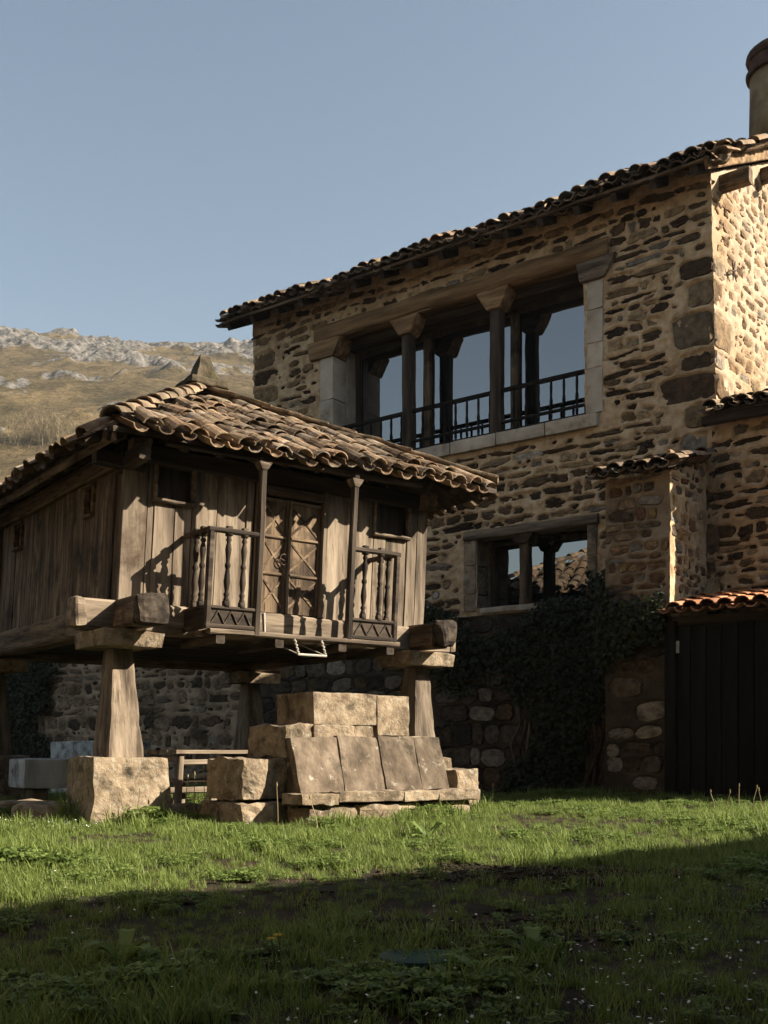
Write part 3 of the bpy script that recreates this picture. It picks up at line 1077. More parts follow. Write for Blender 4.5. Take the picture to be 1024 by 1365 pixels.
obj('barge_board', timber((HL + .0, -.5, EAVE + .0), (HL + .0, DEPTH / 2, EAVE + .0 + SL * ll), .05, .17, seg=8, jit=.006), M['golden_x'], house)
obj('purlin', timber((HL - .5, .38, EAVE + .10), (HL + .34, .38, EAVE + .10), .17, .22, seg=3, cham=.02), M['brown_x'], house)
obj('purlin', timber((HL - .5, 2.3, EAVE + 1.05), (HL + .34, 2.3, EAVE + 1.05), .17, .22, seg=3, cham=.02), M['brown_x'], house)
an = [tube([(HL + .012, .62, 7.95), (HL + .02, .62 + .16 * math.cos(a), 7.95 + .16 * math.sin(a))], [.018, .008], 5) for a in (.4, 1.3, 2.2, 3.4, 4.4, 5.4)]
obj('wall_anchor', join(*an), M['iron'], house)

# chimney
cx, cy = 8.72, 4.15
cz = RID + .28
chim = obj('chimney', lathe([(0, .47), (.4, .47), (.9, .46), (1.25, .46)], 24, (cx, cy, cz)), M['render'], house, True)
obj('chimney_collar', lathe([(0, .52), (.06, .53), (.1, .5)], 24, (cx, cy, cz + 1.24)), M['brick'], chim)
obj('chimney_pot', lathe([(0, .47), (.16, .47), (.17, .5), (.23, .53), (.3, .51), (.36, .44), (.36, .36), (.2, .36)], 24, (cx, cy, cz + 1.34)), M['brick'], chim)

# annex roof
ar = obj('annex_roof', hexa([(ANX0 - .1, -ANP - .16, ANH + .0), (ANX1 + .04, -ANP - .16, ANH + .0), (ANX1 + .04, .0, ANH + .46), (ANX0 - .1, .0, ANH + .46), (ANX0 - .1, -ANP - .16, ANH + .03), (ANX1 + .04, -ANP - .16, ANH + .03), (ANX1 + .04, .0, ANH + .49), (ANX0 - .1, .0, ANH + .49)], n=1, r=.002, amp=0), M['dark_x'], house)
lay_tiles(ar, (ANX0 - .08, -ANP - .26, ANH + .01), (1, 0, 0), (0, 1, .3), (0, -.3, 1), 6, 4, .205, .36, lambda c, r: c < 5.6, lambda c, r, cv: True, jit=1.8)
# wing roof
wr = obj('wing_roof', hexa([(HL + .05, -.3, WINGH), (WING1 + .1, -.3, WINGH), (WING1 + .1, 3.2, WINGH + 1.05), (HL + .05, 3.2, WINGH + 1.05), (HL + .05, -.3, WINGH + .04), (WING1 + .1, -.3, WINGH + .04), (WING1 + .1, 3.2, WINGH + 1.09), (HL + .05, 3.2, WINGH + 1.09)], n=1, r=.002, amp=0), M['dark_x'], house)
rest = lay_tiles(wr, (HL - .1, -.42, WINGH + .02), (1, 0, 0), (0, 1, .3), (0, -.3, 1), 8, 10, .23, .36, lambda c, r: c > .9 or r < 1, lambda c, r, cv: r < 2 and c < 5, jit=1.6)
rest_tiles('upper_tiles', rest, wr, M['tile'])
obj('eave_beam', timber((HL - .15, -.2, WINGH - .07), (WING1, -.2, WINGH - .07), .14, .12, seg=5, jit=.012), M['dark_x'], house)
# gate and its little tiled canopy
GY = -ANP - .02
canopy = obj('canopy', hexa([(ANX1 + .0, -ANP - .09, 2.70), (WING1 + .6, -ANP - .09, 2.70), (WING1 + .6, -.03, 3.0), (ANX1 + .04, -.03, 3.0), (ANX1 + .0, -ANP - .09, 2.74), (WING1 + .6, -ANP - .09, 2.74), (WING1 + .6, -.03, 3.04), (ANX1 + .04, -.03, 3.04)], n=1, r=.002, amp=0), M['dark_x'], house)
rest = lay_tiles(canopy, (ANX1 + .02, -ANP - .26, 2.70), (1, 0, 0), (0, 1, .215), (0, -.215, 1), 11, 4, .225, .36, lambda c, r: True, lambda c, r, cv: c < 6 and (cv or r == 0) and r < 3, 'new', jit=.5)
rest_tiles('upper_tiles', rest, canopy, M['tile_new'])
gate = obj('gate', timber((ANX1 + .02, GY + .06, 2.60), (WING1 + .6, GY + .06, 2.60), .1, .14, seg=4), M['dark_x'], house)
obj('gate_back', block(ANX1 + .04, WING1 + .55, GY + .035, GY + .06, .0, 2.6, n=1, r=.002, amp=0), M['gate'], gate)  # added backing, stops light showing between the planks
obj('strip_cover_post', timber((ANX1 + .03, -ANP - .02, -.1), (ANX1 + .03, -ANP - .02, 2.6), .15, .16, up=(0, 1, 0), seg=3), M['gate'], gate)  # added dark post hides the sunlit strip on the annex corner
x = ANX1 + .11
while x < WING1 + .5:
    w = R.uniform(.15, .22)
    obj('plank', timber((x + w / 2, GY + R.uniform(0, .012), .08), (x + w / 2, GY, 2.53), w - .012, .035, up=(0, 1, 0), seg=3, cham=.005, jit=.003), M['gate'], gate)
    x += w
obj('latch', block(ANX1 + .09, ANX1 + .15, GY - .045, GY - .022, 2.18, 2.34, n=2, r=.005, amp=.002), M['pale_metal'], gate)

# ================================================================== the granary on stone pillars
GA = math.atan2(.6, .8)
GX, GYY = -2.58, 10.5
gran = thing('raised_granary', 'weathered timber granary with carved gallery raised on tapered stone pillars', 'granary', (GX, GYY, 0), GA)
root_matrix(gran)
W = 3.91
WD = 4.25


def gs(px, y=0.0):
    k = (px - 512) / 1414
    X0, Y0 = GX - .6 * y, GYY + .8 * y
    return (k * Y0 - X0) / (.8 - .6 * k)


B0, B1, WT = 2.085, 2.385, 3.80       # sill beam, wall top


def lean(o):
    for v in o.data.vertices:
        v.co.x += .055 * (v.co.z - 3.0)
    return o


# sill beams with crossing ends
lean(obj('sill_beam', timber((-.36, .13, (B0 + B1) / 2), (W + .38, .13, (B0 + B1) / 2), .25, B1 - B0, seg=10, cham=.025, jit=.008), M['wood_x'], gran))
lean(obj('sill_beam', timber((.07, -.48, (B0 + B1) / 2 + .004), (.07, WD + .35, (B0 + B1) / 2 + .004), .26, B1 - B0 - .01, seg=10, cham=.025, jit=.008), M['brown_y'], gran))
lean(obj('sill_beam', timber((W - .14, -.42, (B0 + B1) / 2 + .006), (W - .14, WD + .35, (B0 + B1) / 2 + .006), .25, B1 - B0 - .01, seg=10, cham=.025, jit=.008), M['brown_y'], gran))
lean(obj('sill_beam', timber((-.4, WD - .13, (B0 + B1) / 2 - .004), (W + .38, WD - .13, (B0 + B1) / 2 - .004), .25, B1 - B0, seg=8, cham=.025), M['brown_x'], gran))
obj('beam_end', block(-.12, .19, -.64, -.49, B0 + .01, B1 - .0, n=5, r=.05, amp=.022), M['dark_y'], gran)
obj('beam_end', block(-.50, -.37, -.02, .26, B0 + .01, B1 + .0, n=4, r=.04, amp=.014), M['wood_x'], gran)
obj('beam_end', block(W - .27, W - .02, -.56, -.41, B0 + .02, B1 + .03, n=5, r=.06, amp=.03), M['dark_y'], gran)
obj('beam_end', block(W + .34, W + .44, 0, .25, B0 + .02, B1 - .02, n=3, r=.03, amp=.01), M['wood_x'], gran)
for q in range(11):
    y = .3 + q * (WD - .5) / 10
    obj('floor_board', timber((.28, y, B0 + .12), (W - .28, y, B0 + .12), .33, .05, seg=2), M['dark_x'], gran)
# corner posts and top plate
lean(obj('top_plate', timber((-.05, .10, WT + .09), (W + .05, .10, WT + .09), .16, .18, seg=6, jit=.006), M['dark_x'], gran))  # shade under the front eave put into this plate's darker wood
lean(obj('top_plate', timber((.09, -.12, WT + .085), (.09, WD + .1, WT + .085), .18, .20, seg=6, jit=.006), M['brown_y'], gran))
lean(obj('top_plate', timber((W - .09, -.1, WT + .085), (W - .09, WD + .1, WT + .085), .18, .20, seg=3), M['brown_y'], gran))
lean(obj('top_plate', timber((0, WD - .1, WT + .09), (W, WD - .1, WT + .09), .16, .18, seg=3), M['brown_x'], gran))


def planks(edges, place, mats, gaps):
    """vertical wall planks between successive edges; gaps: (a,b,z0,z1) window openings aligned to edges"""
    for a, b in zip(edges[:-1], edges[1:]):
        pieces = [(B1 - .01, WT + .02)]
        for g in gaps:
            if a > g[0] - .02 and b < g[1] + .02:
                pieces = [(B1 - .01, g[2]), (g[3], WT + .02)]
        off = R.uniform(-.01, .008)
        for z0, z1 in pieces:
            if z1 - z0 < .03:
                continue
            c = place((a + b) / 2, off)
            lean(obj('plank', timber((c[0], c[1], z0), (c[0], c[1], z1), *((b - a - .007, .05) if place(1, 0)[1] == place(0, 0)[1] else (.05, b - a - .007)), up=(0, 1, 0), seg=5, cham=.006, jit=.003), mats, gran))


fw = [(gs(207), gs(258), 3.44, 3.80), (gs(500), gs(545), 3.43, 3.80)]
d0, d1 = gs(351), gs(430)
e_l = [0, gs(198), fw[0][0], gs(235), fw[0][1], gs(291), gs(330), d0 - .1]
e_r = [d1 + .06, gs(470), fw[1][0], gs(517), fw[1][1], gs(560) - .02, W]
planks(e_l, lambda s, o: (s, .09 - o, 0), M['wood_z'], fw)
planks(e_r, lambda s, o: (s, .09 - o, 0), M['wood_z'], fw)
lw = [(.97, 1.21, 3.42, 3.74), (3.32, 3.58, 3.42, 3.74)]
edg = [.1, .42, .7, .97, 1.21, 1.58, 1.9, 2.2, 2.62, 2.95, 3.32, 3.58, 3.9, WD - .1]
planks(edg, lambda s, o: (.09 + o, s, 0), M['brown_z'], lw)
planks(list(np.linspace(.1, WD - .1, 11)), lambda s, o: (W - .09 + o, s, 0), M['brown_z'], [])
planks(list(np.linspace(0, W, 11)), lambda s, o: (s, WD - .09, 0), M['brown_z'], [])
# little windows
for a, b, z0, z1 in fw:
    fr = lean(obj('window_frame', join(timber((a - .02, .05, z0), (b + .02, .05, z0), .09, .035), timber((a, .06, z0), (a, .06, z1), .035, .07, up=(0, 1, 0)), timber((b, .06, z0), (b, .06, z1), .035, .07, up=(0, 1, 0))), M['wood_x'], gran))
    lean(obj('shutter', block(a, b, .13, .16, z0, z1 + .1, n=2, r=.003, amp=0), M['dark_z'], fr))
for a, b, z0, z1 in lw:
    fr = lean(obj('window_frame', join(timber((.05, a - .02, z0), (.05, b + .02, z0), .08, .035), timber((.05, a - .02, z1), (.05, b + .02, z1), .08, .03), timber((.06, a, z0), (.06, a, z1), .07, .03, up=(0, 1, 0)), timber((.06, b, z0), (.06, b, z1), .07, .03, up=(0, 1, 0))), M['brown_y'], gran))
    lean(obj('shutter', block(.10, .13, a, b, z0, z1, n=2, r=.003, amp=0), M['brown_z'], fr))
# double door with carved lozenges
dz0, dz1 = B1 + .0, 3.66
dm = gs(386)
for x in (d0 - .05, d1 + .03):
    lean(obj('door_post', timber((x, .05, B1), (x, .05, WT), .075, .1, up=(0, 1, 0), seg=4), M['wood_z'], gran))
lean(obj('door_head', timber((d0 - .08, .05, dz1 + .07), (d1 + .06, .05, dz1 + .07), .09, .1), M['brown_x'], gran))
for a, b in ((d0, dm - .005), (dm + .005, d1)):
    leaf = lean(obj('door', timber(((a + b) / 2, .085, dz0 + .02), ((a + b) / 2, .085, dz1), b - a, .035, up=(0, 1, 0), seg=4, cham=.004, jit=.001), M['brown_z'], gran))
    npan = 3
    hh = (dz1 - dz0 - .06) / npan
    for q in range(npan):
        za, zb = dz0 + .04 + q * hh, dz0 + .04 + (q + 1) * hh
        th_m = .016
        m = join(timber((a + .02, .066, za + .03), (b - .02, .066, zb - .03), .028, th_m, up=(0, 1, 0), seg=1, cham=.006, jit=.001), timber((a + .02, .0665, zb - .03), (b - .02, .0665, za + .03), .028, th_m, up=(0, 1, 0), seg=1, cham=.006, jit=.001),
                 timber((a + .01, .06, zb), (b - .01, .06, zb), .028, .035, seg=1, jit=.001))
        lean(obj('moulding', m, M['brown_x'], leaf))
    lean(obj('stile', join(timber((a + .02, .061, dz0 + .02), (a + .02, .061, dz1), .04, .03, up=(0, 1, 0), seg=2, jit=.001), timber((b - .02, .061, dz0 + .02), (b - .02, .061, dz1), .04, .03, up=(0, 1, 0), seg=2, jit=.001)), M['brown_z'], leaf))
ring = [(dm - .06 + .05 * math.cos(a), .02, 2.99 + .06 * math.sin(a)) for a in np.linspace(0, 2 * PI, 13)]
lean(obj('ring_handle', join(tube(ring, .006, 5), tube([(dm - .06, .06, 3.05), (dm - .06, .02, 3.05)], .012, 6), tube([(dm - .10, .03, 3.0), (dm - .02, .03, 2.97)], .008, 5)), M['iron'], gran))

# gallery in front of the door
GP = .51
g0, g1 = gs(281, -.48), gs(529, -.48)
gallery = obj('gallery_floor', timber((g0 - .02, -GP + .03, B0 - .0), (g1 + .02, -GP + .03, B0 - .0), .07, .055, seg=7, jit=.004), M['wood_x'], gran)
for q in range(2):
    obj('floor_board', timber((g0, -GP + .15 + q * .17, B0 + .01), (g1, -GP + .15 + q * .17, B0 + .01), .16, .035, seg=3), M['wood_x'], gallery)
for x in (g0 + .1, 1.5, 2.3, g1 - .1):
    obj('gallery_bracket', timber((x, -GP + .02, B0 - .075), (x, .3, B0 - .075), .1, .09, seg=2), M['dark_y'], gran)
pl_, pr_ = gs(348, -GP), gs(471, -GP)
for x in (pl_, pr_):
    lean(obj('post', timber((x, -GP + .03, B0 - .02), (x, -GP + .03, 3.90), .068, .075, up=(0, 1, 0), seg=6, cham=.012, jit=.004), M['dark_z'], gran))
    lean(obj('post_capital', hexa([(x - .03, -GP - .02, 3.77), (x + .03, -GP - .02, 3.77), (x + .03, -GP + .08, 3.77), (x - .03, -GP + .08, 3.77), (x - .09, -GP - .04, 3.86), (x + .09, -GP - .04, 3.86), (x + .09, -GP + .1, 3.86), (x - .09, -GP + .1, 3.86)], n=3, r=.012, amp=.004), M['wood_x'], gran))
obj('gallery_plate', timber((.3, -GP + .16, 3.92), (3.5, -GP + .16, 3.97), .08, .06, seg=5), M['dark_x'], gran)
BALP = [(0, .030), (.02, .030), (.045, .020), (.075, .031), (.10, .018), (.13, .024), (.20, .034), (.27, .028), (.33, .019), (.355, .030), (.375, .030), (.40, .019), (.47, .026), (.53, .033), (.57, .026), (.60, .018), (.625, .031), (.65, .020), (.67, .028)]


def bal_vf():
    b = lathe(BALP, 10, (0, 0, .0))
    return join(b, timber((0, 0, -.06), (0, 0, .005), .06, .06, up=(0, 1, 0), seg=1, cham=.005, jit=.001), timber((0, 0, .665), (0, 0, .76), .06, .06, up=(0, 1, 0), seg=1, cham=.005, jit=.001))


bal_me = mesh('baluster', *bal_vf(), M['dark_z'], True)


def balustrade(s0, s1, side, posts):
    """carved panel along the front from s0 to s1 with a return to the wall at `side`"""
    y = -GP + .03
    t = 3.10
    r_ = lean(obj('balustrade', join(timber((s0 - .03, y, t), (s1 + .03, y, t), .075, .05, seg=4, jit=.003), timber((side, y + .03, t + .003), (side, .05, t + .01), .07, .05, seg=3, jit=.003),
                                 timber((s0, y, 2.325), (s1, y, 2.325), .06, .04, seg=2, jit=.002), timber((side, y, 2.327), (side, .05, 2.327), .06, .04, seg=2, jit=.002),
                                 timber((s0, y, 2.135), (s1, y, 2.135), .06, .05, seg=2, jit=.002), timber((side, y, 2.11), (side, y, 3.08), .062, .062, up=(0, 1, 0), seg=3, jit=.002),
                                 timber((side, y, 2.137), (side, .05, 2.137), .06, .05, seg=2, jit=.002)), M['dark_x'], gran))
    pan = lean(obj('carved_panel', block(s0 + .02, s1 - .02, y - .008, y + .012, 2.15, 2.31, n=2, r=.002, amp=0), M['dark_x'], r_))
    n = 3
    ww = (s1 - s0 - .08) / n
    zz = []
    for q in range(n):
        a = s0 + .04 + q * ww
        zz += [timber((a, y - .012, 2.165), (a + ww / 2, y - .012, 2.295), .016, .02, up=(0, 1, 0), seg=1, jit=.001, cham=.003), timber((a + ww / 2, y - .0125, 2.295), (a + ww, y - .0125, 2.165), .016, .02, up=(0, 1, 0), seg=1, jit=.001, cham=.003)]
    lean(obj('carved_zigzag', join(*zz), M['dark_x'], r_))
    lean(obj('side_panel', block(side - .01, side + .01, y + .04, .03, 2.15, 2.31, n=2, r=.002, amp=0), M['dark_y'], r_))
    for x in posts:
        put('baluster', bal_me, r_, Matrix.Translation((x + .055 * -.6, y, 2.39)) @ Matrix.Rotation(.055, 4, 'Y'))
    for yy_ in (y + .16, y + .31):
        put('baluster', bal_me, r_, Matrix.Translation((side + .055 * -.6, yy_, 2.39)) @ Matrix.Rotation(.055, 4, 'Y'))


balustrade(g0, pl_ - .03, g0, [gs(307, -GP), gs(328, -GP)])
balustrade(pr_ + .03, g1, g1, [gs(489, -GP), gs(510, -GP)])
obj('gallery_strap', timber((gs(386, -GP), -.005, B0 + .03), (gs(386, -GP), -.005, B1), .02, .02, up=(0, 1, 0), seg=1), M['pale_metal'], gran)

# --- roof
OF, OS, OR = .42, .28, .72                      # front and side overhang
E_Z = 3.93
apex = Vector((W / 2, WD / 2, 5.34))
sq = [(-OS, -OF), (W + OR, -OF), (W + OR, WD + OS), (-OS, WD + OS)]
ezs = [E_Z, E_Z + .12, E_Z + .10, E_Z]
RV, RF = [], []
for (x, y), z in zip(sq, ezs):
    RV += [(x, y, z - .02), (x, y, z + .03)]
RV += [(apex.x, apex.y, apex.z - .03), (apex.x, apex.y, apex.z + .02)]
for k in range(4):
    a, b = k * 2, ((k + 1) % 4) * 2
    RF += [(a + 1, b + 1, 9), (b, a, 8), (a, b, b + 1, a + 1)]
groof = obj('roof', (RV, RF), M['dark_x'], gran)
SPG = .238
all_rest = []


def roof_side(k, single, jit=2.1):
    p, q = Vector((*sq[k], ezs[k] + .03)), Vector((*sq[(k + 1) % 4], ezs[(k + 1) % 4] + .03))
    ex = (q - p).normalized()
    mid = p + ex * ((apex - p).dot(ex))
    sl = (apex - mid).normalized()
    nrm = ex.cross(sl)
    L_, Hh = (q - p).length, (apex - mid).length
    ap = (apex - p).dot(ex)
    ncol = int(L_ / SPG)
    sp = L_ / (ncol + .5)

    def keep(c, r):
        u, h = c * sp, r * .29 + .32
        t = h / Hh
        return t < 1.0 and u > ap * t - .07 and u < L_ - (L_ - ap) * t + .07
    return lay_tiles(groof, p - sl * .17, ex, sl, nrm, ncol + 1, int(Hh / .29) + 1, sp, .29, keep, single, jit=jit, cover_lift=.05,
                     zfun=lambda x, h: .02 * math.sin(x * 2.3) + .012 * math.sin(x * 5 + h))


all_rest += roof_side(0, lambda c, r, cv: cv or r < 2)
all_rest += roof_side(1, lambda c, r, cv: False)
all_rest += roof_side(2, lambda c, r, cv: False)
all_rest += roof_side(3, lambda c, r, cv: r == 0 and cv)
rest_tiles('rear_tiles', all_rest, groof, M['tile'])
# hips
hip_me = [tile_mesh(.5, .118, .10, True, th=.022, warp=.02, mat=M['tile_flat']) for _ in range(3)]
for k in range(4):
    p = Vector((*sq[k], ezs[k] + .07))
    d = apex + Vector((0, 0, .07)) - p
    Lh = d.length
    dn = d.normalized()
    sd = dn.cross(Vector((0, 0, 1))).normalized()
    up = sd.cross(dn)
    nn = int(Lh / .36)
    for q in range(nn):
        if k == 1:
            c0 = p + dn * (q * .37) + up * .05
            c1 = c0 + dn * .50
            rr_ = [R.uniform(.11, .16) for _ in range(4)]
            cs = []
            for zz_ in (-.02, .03):
                cs += [c0 - sd * rr_[0] + up * (zz_ + .025), c0 + sd * rr_[1] + up * (zz_ + .02), c1 + sd * rr_[2] + up * (zz_ + .0), c1 - sd * rr_[3] + up * zz_]
            obj('hip_slab', hexa(cs, n=3, r=.015, amp=.012), M['tile_flat'], groof, tint=(1.15, 1.1, 1.0))
        else:
            Mx = Matrix((sd, dn, up)).transposed().to_4x4() @ Matrix.Rotation(math.radians(R.uniform(-4, 2)), 4, 'X') @ Matrix.Rotation(math.radians(R.uniform(-6, 6)), 4, 'Y')
            Mx.translation = p + dn * (q * .36 - .05) + up * .045
            put('hip_tile', R.choice(hip_me), groof, Mx)
fin = obj('finial_slab', hexa([(apex.x + x * .27, apex.y + y * .25, z) for z in (5.43, 5.53) for x, y in ((-1, -1), (1, -1), (1, 1), (-1, 1))], n=8, r=.03, amp=.012), M['moss'], gran)
obj('finial', hexa([(apex.x + x * .17, apex.y + y * .17, 5.51) for x, y in ((-1, -1), (1, -1), (1, 1), (-1, 1))] + [(apex.x + x * .05 + .02, apex.y + y * .05, 5.87) for x, y in ((-1, -1), (1, -1), (1, 1), (-1, 1))], n=6, r=.015, amp=.016, sc=9), M['moss'], gran)
# rafters and fascia
for q in range(13):
    x = -.28 + q * .39
    obj('rafter', timber((x, -OF + .06, E_Z - .05 + x * .027), (x, -OF + .06 + min(.6, x + OS + .1), E_Z - .05 + x * .027 + .54 * min(.6, x + OS + .1)), .075, .09, seg=2), M['dark_y'], gran)  # front rafters take the dark wood to stand in for eave shade
for q in range(11):
    y = -.30 + q * .44
    obj('rafter', timber((-OS + .05, y, E_Z - .05), (-OS + .05 + min(.5, y + OF - .02), y, E_Z - .05 + .56 * min(.5, y + OF - .02)), .075, .09, seg=2), M['brown_x'], gran)
obj('fascia_board', timber((-OS + .02, -OF + .02, E_Z - .045), (-OS + .02, WD + OS, E_Z - .045), .03, .11, seg=6), M['brown_y'], gran)
obj('corner_bracket', timber((.08, -.34, WT + .0), (.08, .25, WT - .02), .12, .16, seg=2), M['dark_y'], gran)
obj('corner_bracket', timber((-.26, .1, WT + .0), (.25, .1, WT - .02), .12, .16, seg=2), M['dark_x'], gran)

# ================================================================== pillars under the granary
def g2w(x, y):
    return GX + .8 * x - .6 * y, GYY + .6 * x + .8 * y


PIL = [(-.04, .06, 'tapered stone-and-timber pillar on big sunlit block beside the wooden table', (.40, .37)),
       (W - .14, .10, 'pillar half hidden behind the stacked stone steps', (.34, .34)),
       (W - .14, WD - .14, 'shaded pillar behind the table, its block between table and steps', (.36, .36)),
       (-.06, WD - .22, 'pillar at the far left corner beyond the white trough', (.38, .38))]
for k, (x, y, lab, (bw, bd)) in enumerate(PIL):
    wx, wy = g2w(x, y)
    zb = gz1(wx, wy) - .08
    t = thing('pillar', lab, 'pillar', (wx, wy, zb), GA, 'pillars carrying the granary')
    top = .83 - zb
    obj('base_stone', hexa([(-bw - .02, -bd - .02, 0), (bw + .02, -bd - .02, 0), (bw, bd, 0), (-bw, bd, 0), (-bw + .015, -bd + .02, top), (bw - .02, -bd + .03, top - .02), (bw - .03, bd - .02, top), (-bw + .02, bd - .03, top)], n=18, r=.014, amp=.022, sc=4), M['stone'], t)
    ph = 1.905 - zb
    obj('post', hexa([(-.18, -.23, top - .01), (.19, -.22, top - .01), (.18, .22, top - .01), (-.18, .22, top - .01), (-.095, -.11, ph), (.115, -.11, ph), (.11, .11, ph), (-.095, .11, ph)], n=10, r=.025, amp=.012), M['wood_z'], t)
    cw = .30 if k == 0 else .33
    cy0 = -.40 if k == 0 else -.34
    obj('cap_stone', hexa([(-cw, cy0 + .02, ph - .005), (cw, cy0, ph), (cw - .02, .36, ph), (-cw + .01, .36, ph), (-cw - .02, cy0, ph + .165), (cw + .02, cy0 - .01, ph + .15), (cw + .01, .36, ph + .165), (-cw, .37, ph + .165)], n=12, r=.012, amp=.014, sc=4), M['stone'], t)

# ================================================================== stacked stone steps
sx, sy = g2w(0, 0)
steps = thing('stone_steps', 'stacked stone steps with leaning slabs in front of the granary gallery', 'steps', (GX, GYY, .15), GA)


def sblock(name, mat, c, **k):
    c = [(a, b, z - .15) for a, b, z in c]
    return obj(name, hexa(c, **k), mat, steps)


def bx8(x0, x1, y0, y1, z0, z1):
    return [(x0, y0, z0), (x1, y0, z0), (x1, y1, z0), (x0, y1, z0), (x0, y0, z1), (x1, y0, z1), (x1, y1, z1), (x0, y1, z1)]


F0 = -1.20
sblock('top_stone', M['stone'], bx8(1.46, 2.235, F0, -.5, 1.15, 1.475), n=18, r=.010, amp=.009)
sblock('top_stone', M['stone'], bx8(2.238, 2.66, F0, -.52, 1.05, 1.468), n=14, r=.010, amp=.011)
sblock('course_stone', M['stone'], bx8(1.46, 1.95, F0 - .02, -.45, 1.0, 1.145), n=10, r=.010, amp=.014)
sblock('course_stone', M['stone'], bx8(1.955, 2.185, F0 - .01, -.45, 1.0, 1.145), n=10, r=.010, amp=.014)
sblock('course_stone', M['stone'], bx8(2.45, 3.0, -1.10, -.45, .95, 1.05), n=6, r=.02, amp=.01)
xs_t = [1.14, 1.68, 2.17, 2.64, 2.99]
xs_b = [1.10, 1.61, 2.11, 2.57, 2.94]
for k in range(4):
    a0, a1, b0, b1 = xs_t[k] + .004, xs_t[k + 1] - .004, xs_b[k] + .004, xs_b[k + 1] - .004
    o_ = R.uniform(-.012, .012)
    t0_, t1_ = 1.035 + R.uniform(-.02, .015), 1.03 + R.uniform(-.02, .015)
    sblock('leaning_slab', M['slab'], [(b0, -1.53 + o_, .50), (b1, -1.53 + o_, .50), (b1, -1.43, .50), (b0, -1.43, .50), (a0, -1.29 + o_, t0_), (a1, -1.29 + o_, t1_), (a1, -1.19, t1_), (a0, -1.19, t0_)], n=13, r=.008, amp=.006)
sblock('fill_stone', M['slab'], [(1.15, -1.42, .3), (2.92, -1.42, .3), (2.9, -.4, .3), (1.15, -.4, .3), (1.17, -1.19, .98), (2.88, -1.19, .98), (2.88, -.4, .98), (1.17, -.4, .98)], n=6, r=.02, amp=.014)
for a, b in ((1.02, 1.45), (1.45, 2.22), (2.22, 2.66), (2.66, 3.22)):
    sblock('base_slab', M['stone'], bx8(a, b - .006, -1.68 + R.uniform(-.02, .02), -1.3, .39 + R.uniform(-.01, .01), .497), n=11, r=.010, amp=.015)
for a, b in ((1.12, 1.7), (1.71, 2.5), (2.51, 3.15)):
    sblock('footing_stone', M['stone'], bx8(a, b - .01, -1.62, -1.2, .05, .385), n=5, r=.05, amp=.03)
sblock('end_stone', M['stone'], bx8(3.10, 3.40, -1.44, -1.05, .2, .70), n=11, r=.015, amp=.018)
sblock('side_step', M['stone'], bx8(1.14, 1.455, F0, -.48, .83, 1.15), n=13, r=.015, amp=.022)
sblock('side_step', M['stone'], bx8(.68, 1.16, F0 + .02, -.45, .42, .822), n=13, r=.015, amp=.024)
sblock('side_step', M['stone'], bx8(.62, 1.12, F0 - .08, -.4, .05, .415), n=6, r=.04, amp=.03)

# ================================================================== table, trough, small things
tbl = thing('wooden_table', 'plain weathered wooden table standing under the granary', 'table', (GX, GYY, .2), GA)
tx0, tx1, ty0, ty1, tz = .82, 1.95, .50, 1.42, .70
for q in range(4):
    y = ty0 + (q + .5) * (ty1 - ty0) / 4
    obj('board', timber((tx0, y, tz - .02), (tx1, y, tz - .02), .21, .045, seg=3, cham=.006, jit=.002), M['wood_x'], tbl)
for x, xx in ((tx0 + .08, tx0 + .04), (tx1 - .1, tx1 - .06)):
    for y in (ty0 + .08, ty1 - .08):
        obj('leg', timber((xx, y, -.06), (x, y, tz - .045), .07, .07, up=(0, 1, 0), seg=3, jit=.002), M['wood_z'], tbl)
    obj('end_rail', timber((x, ty0 + .08, tz - .09), (x, ty1 - .08, tz - .09), .035, .07, seg=2), M['wood_y'], tbl)
obj('stretcher', timber((tx0 + .08, ty0 + .08, tz - .13), (tx1 - .08, ty0 + .08, tz - .13), .03, .06, seg=2), M['wood_x'], tbl)
obj('stretcher', timber((tx0 + .06, ty0 + .3, .26), (tx1 - .08, ty0 + .3, .26), .035, .07, seg=2), M['wood_x'], tbl)
bench = thing('wooden_bench', 'low wooden bench tucked under the table', 'bench', (GX, GYY, .2), GA)
obj('seat', timber((.98, .9, .36), (1.6, .9, .36), .2, .035, seg=3, jit=.002), M['wood_x'], bench)
for x in (1.05, 1.5):
    obj('leg', timber((x - .03, .9, -.05), (x, .9, .345), .15, .04, up=(0, 1, 0), seg=2), M['wood_z'], bench)
wx, wy = g2w(.82, .42)
tag(put('flat_stone', mesh('flat_stone', *block(-.2, .2, -.13, .13, -.08, .07, n=5, r=.03, amp=.015), M['stone']), None, Matrix.Translation((wx, wy, gz1(wx, wy) + .02)) @ Matrix.Rotation(GA, 4, 'Z')), 'pale flat stone lying in the grass at the foot of the table', 'stone')
wx, wy = g2w(.60, 2.92)
tr = thing('white_trough', 'pale whitewashed water trough between two pillars at left', 'trough', (wx, wy, .44), GA)
obj('basin', block(-.72, .72, -.3, .3, 0, .36, n=7, r=.03, amp=.008), M['white'], tr)
for x in (-.5, .5):
    obj('foot', block(x - .1, x + .1, -.22, .22, -.4, .0, n=3, r=.02, amp=.008), M['slab'], tr)
tag(put('white_ledge', mesh('white_ledge', *block(-.95, .95, -.35, .35, -.4, .86, n=7, r=.03, amp=.012), M['white']), None, Matrix.Translation((-4.98, 18.6, .2)) @ Matrix.Rotation(GA * -1, 4, 'Z')), 'weathered white masonry ledge behind the trough by the rear wall', 'ledge')
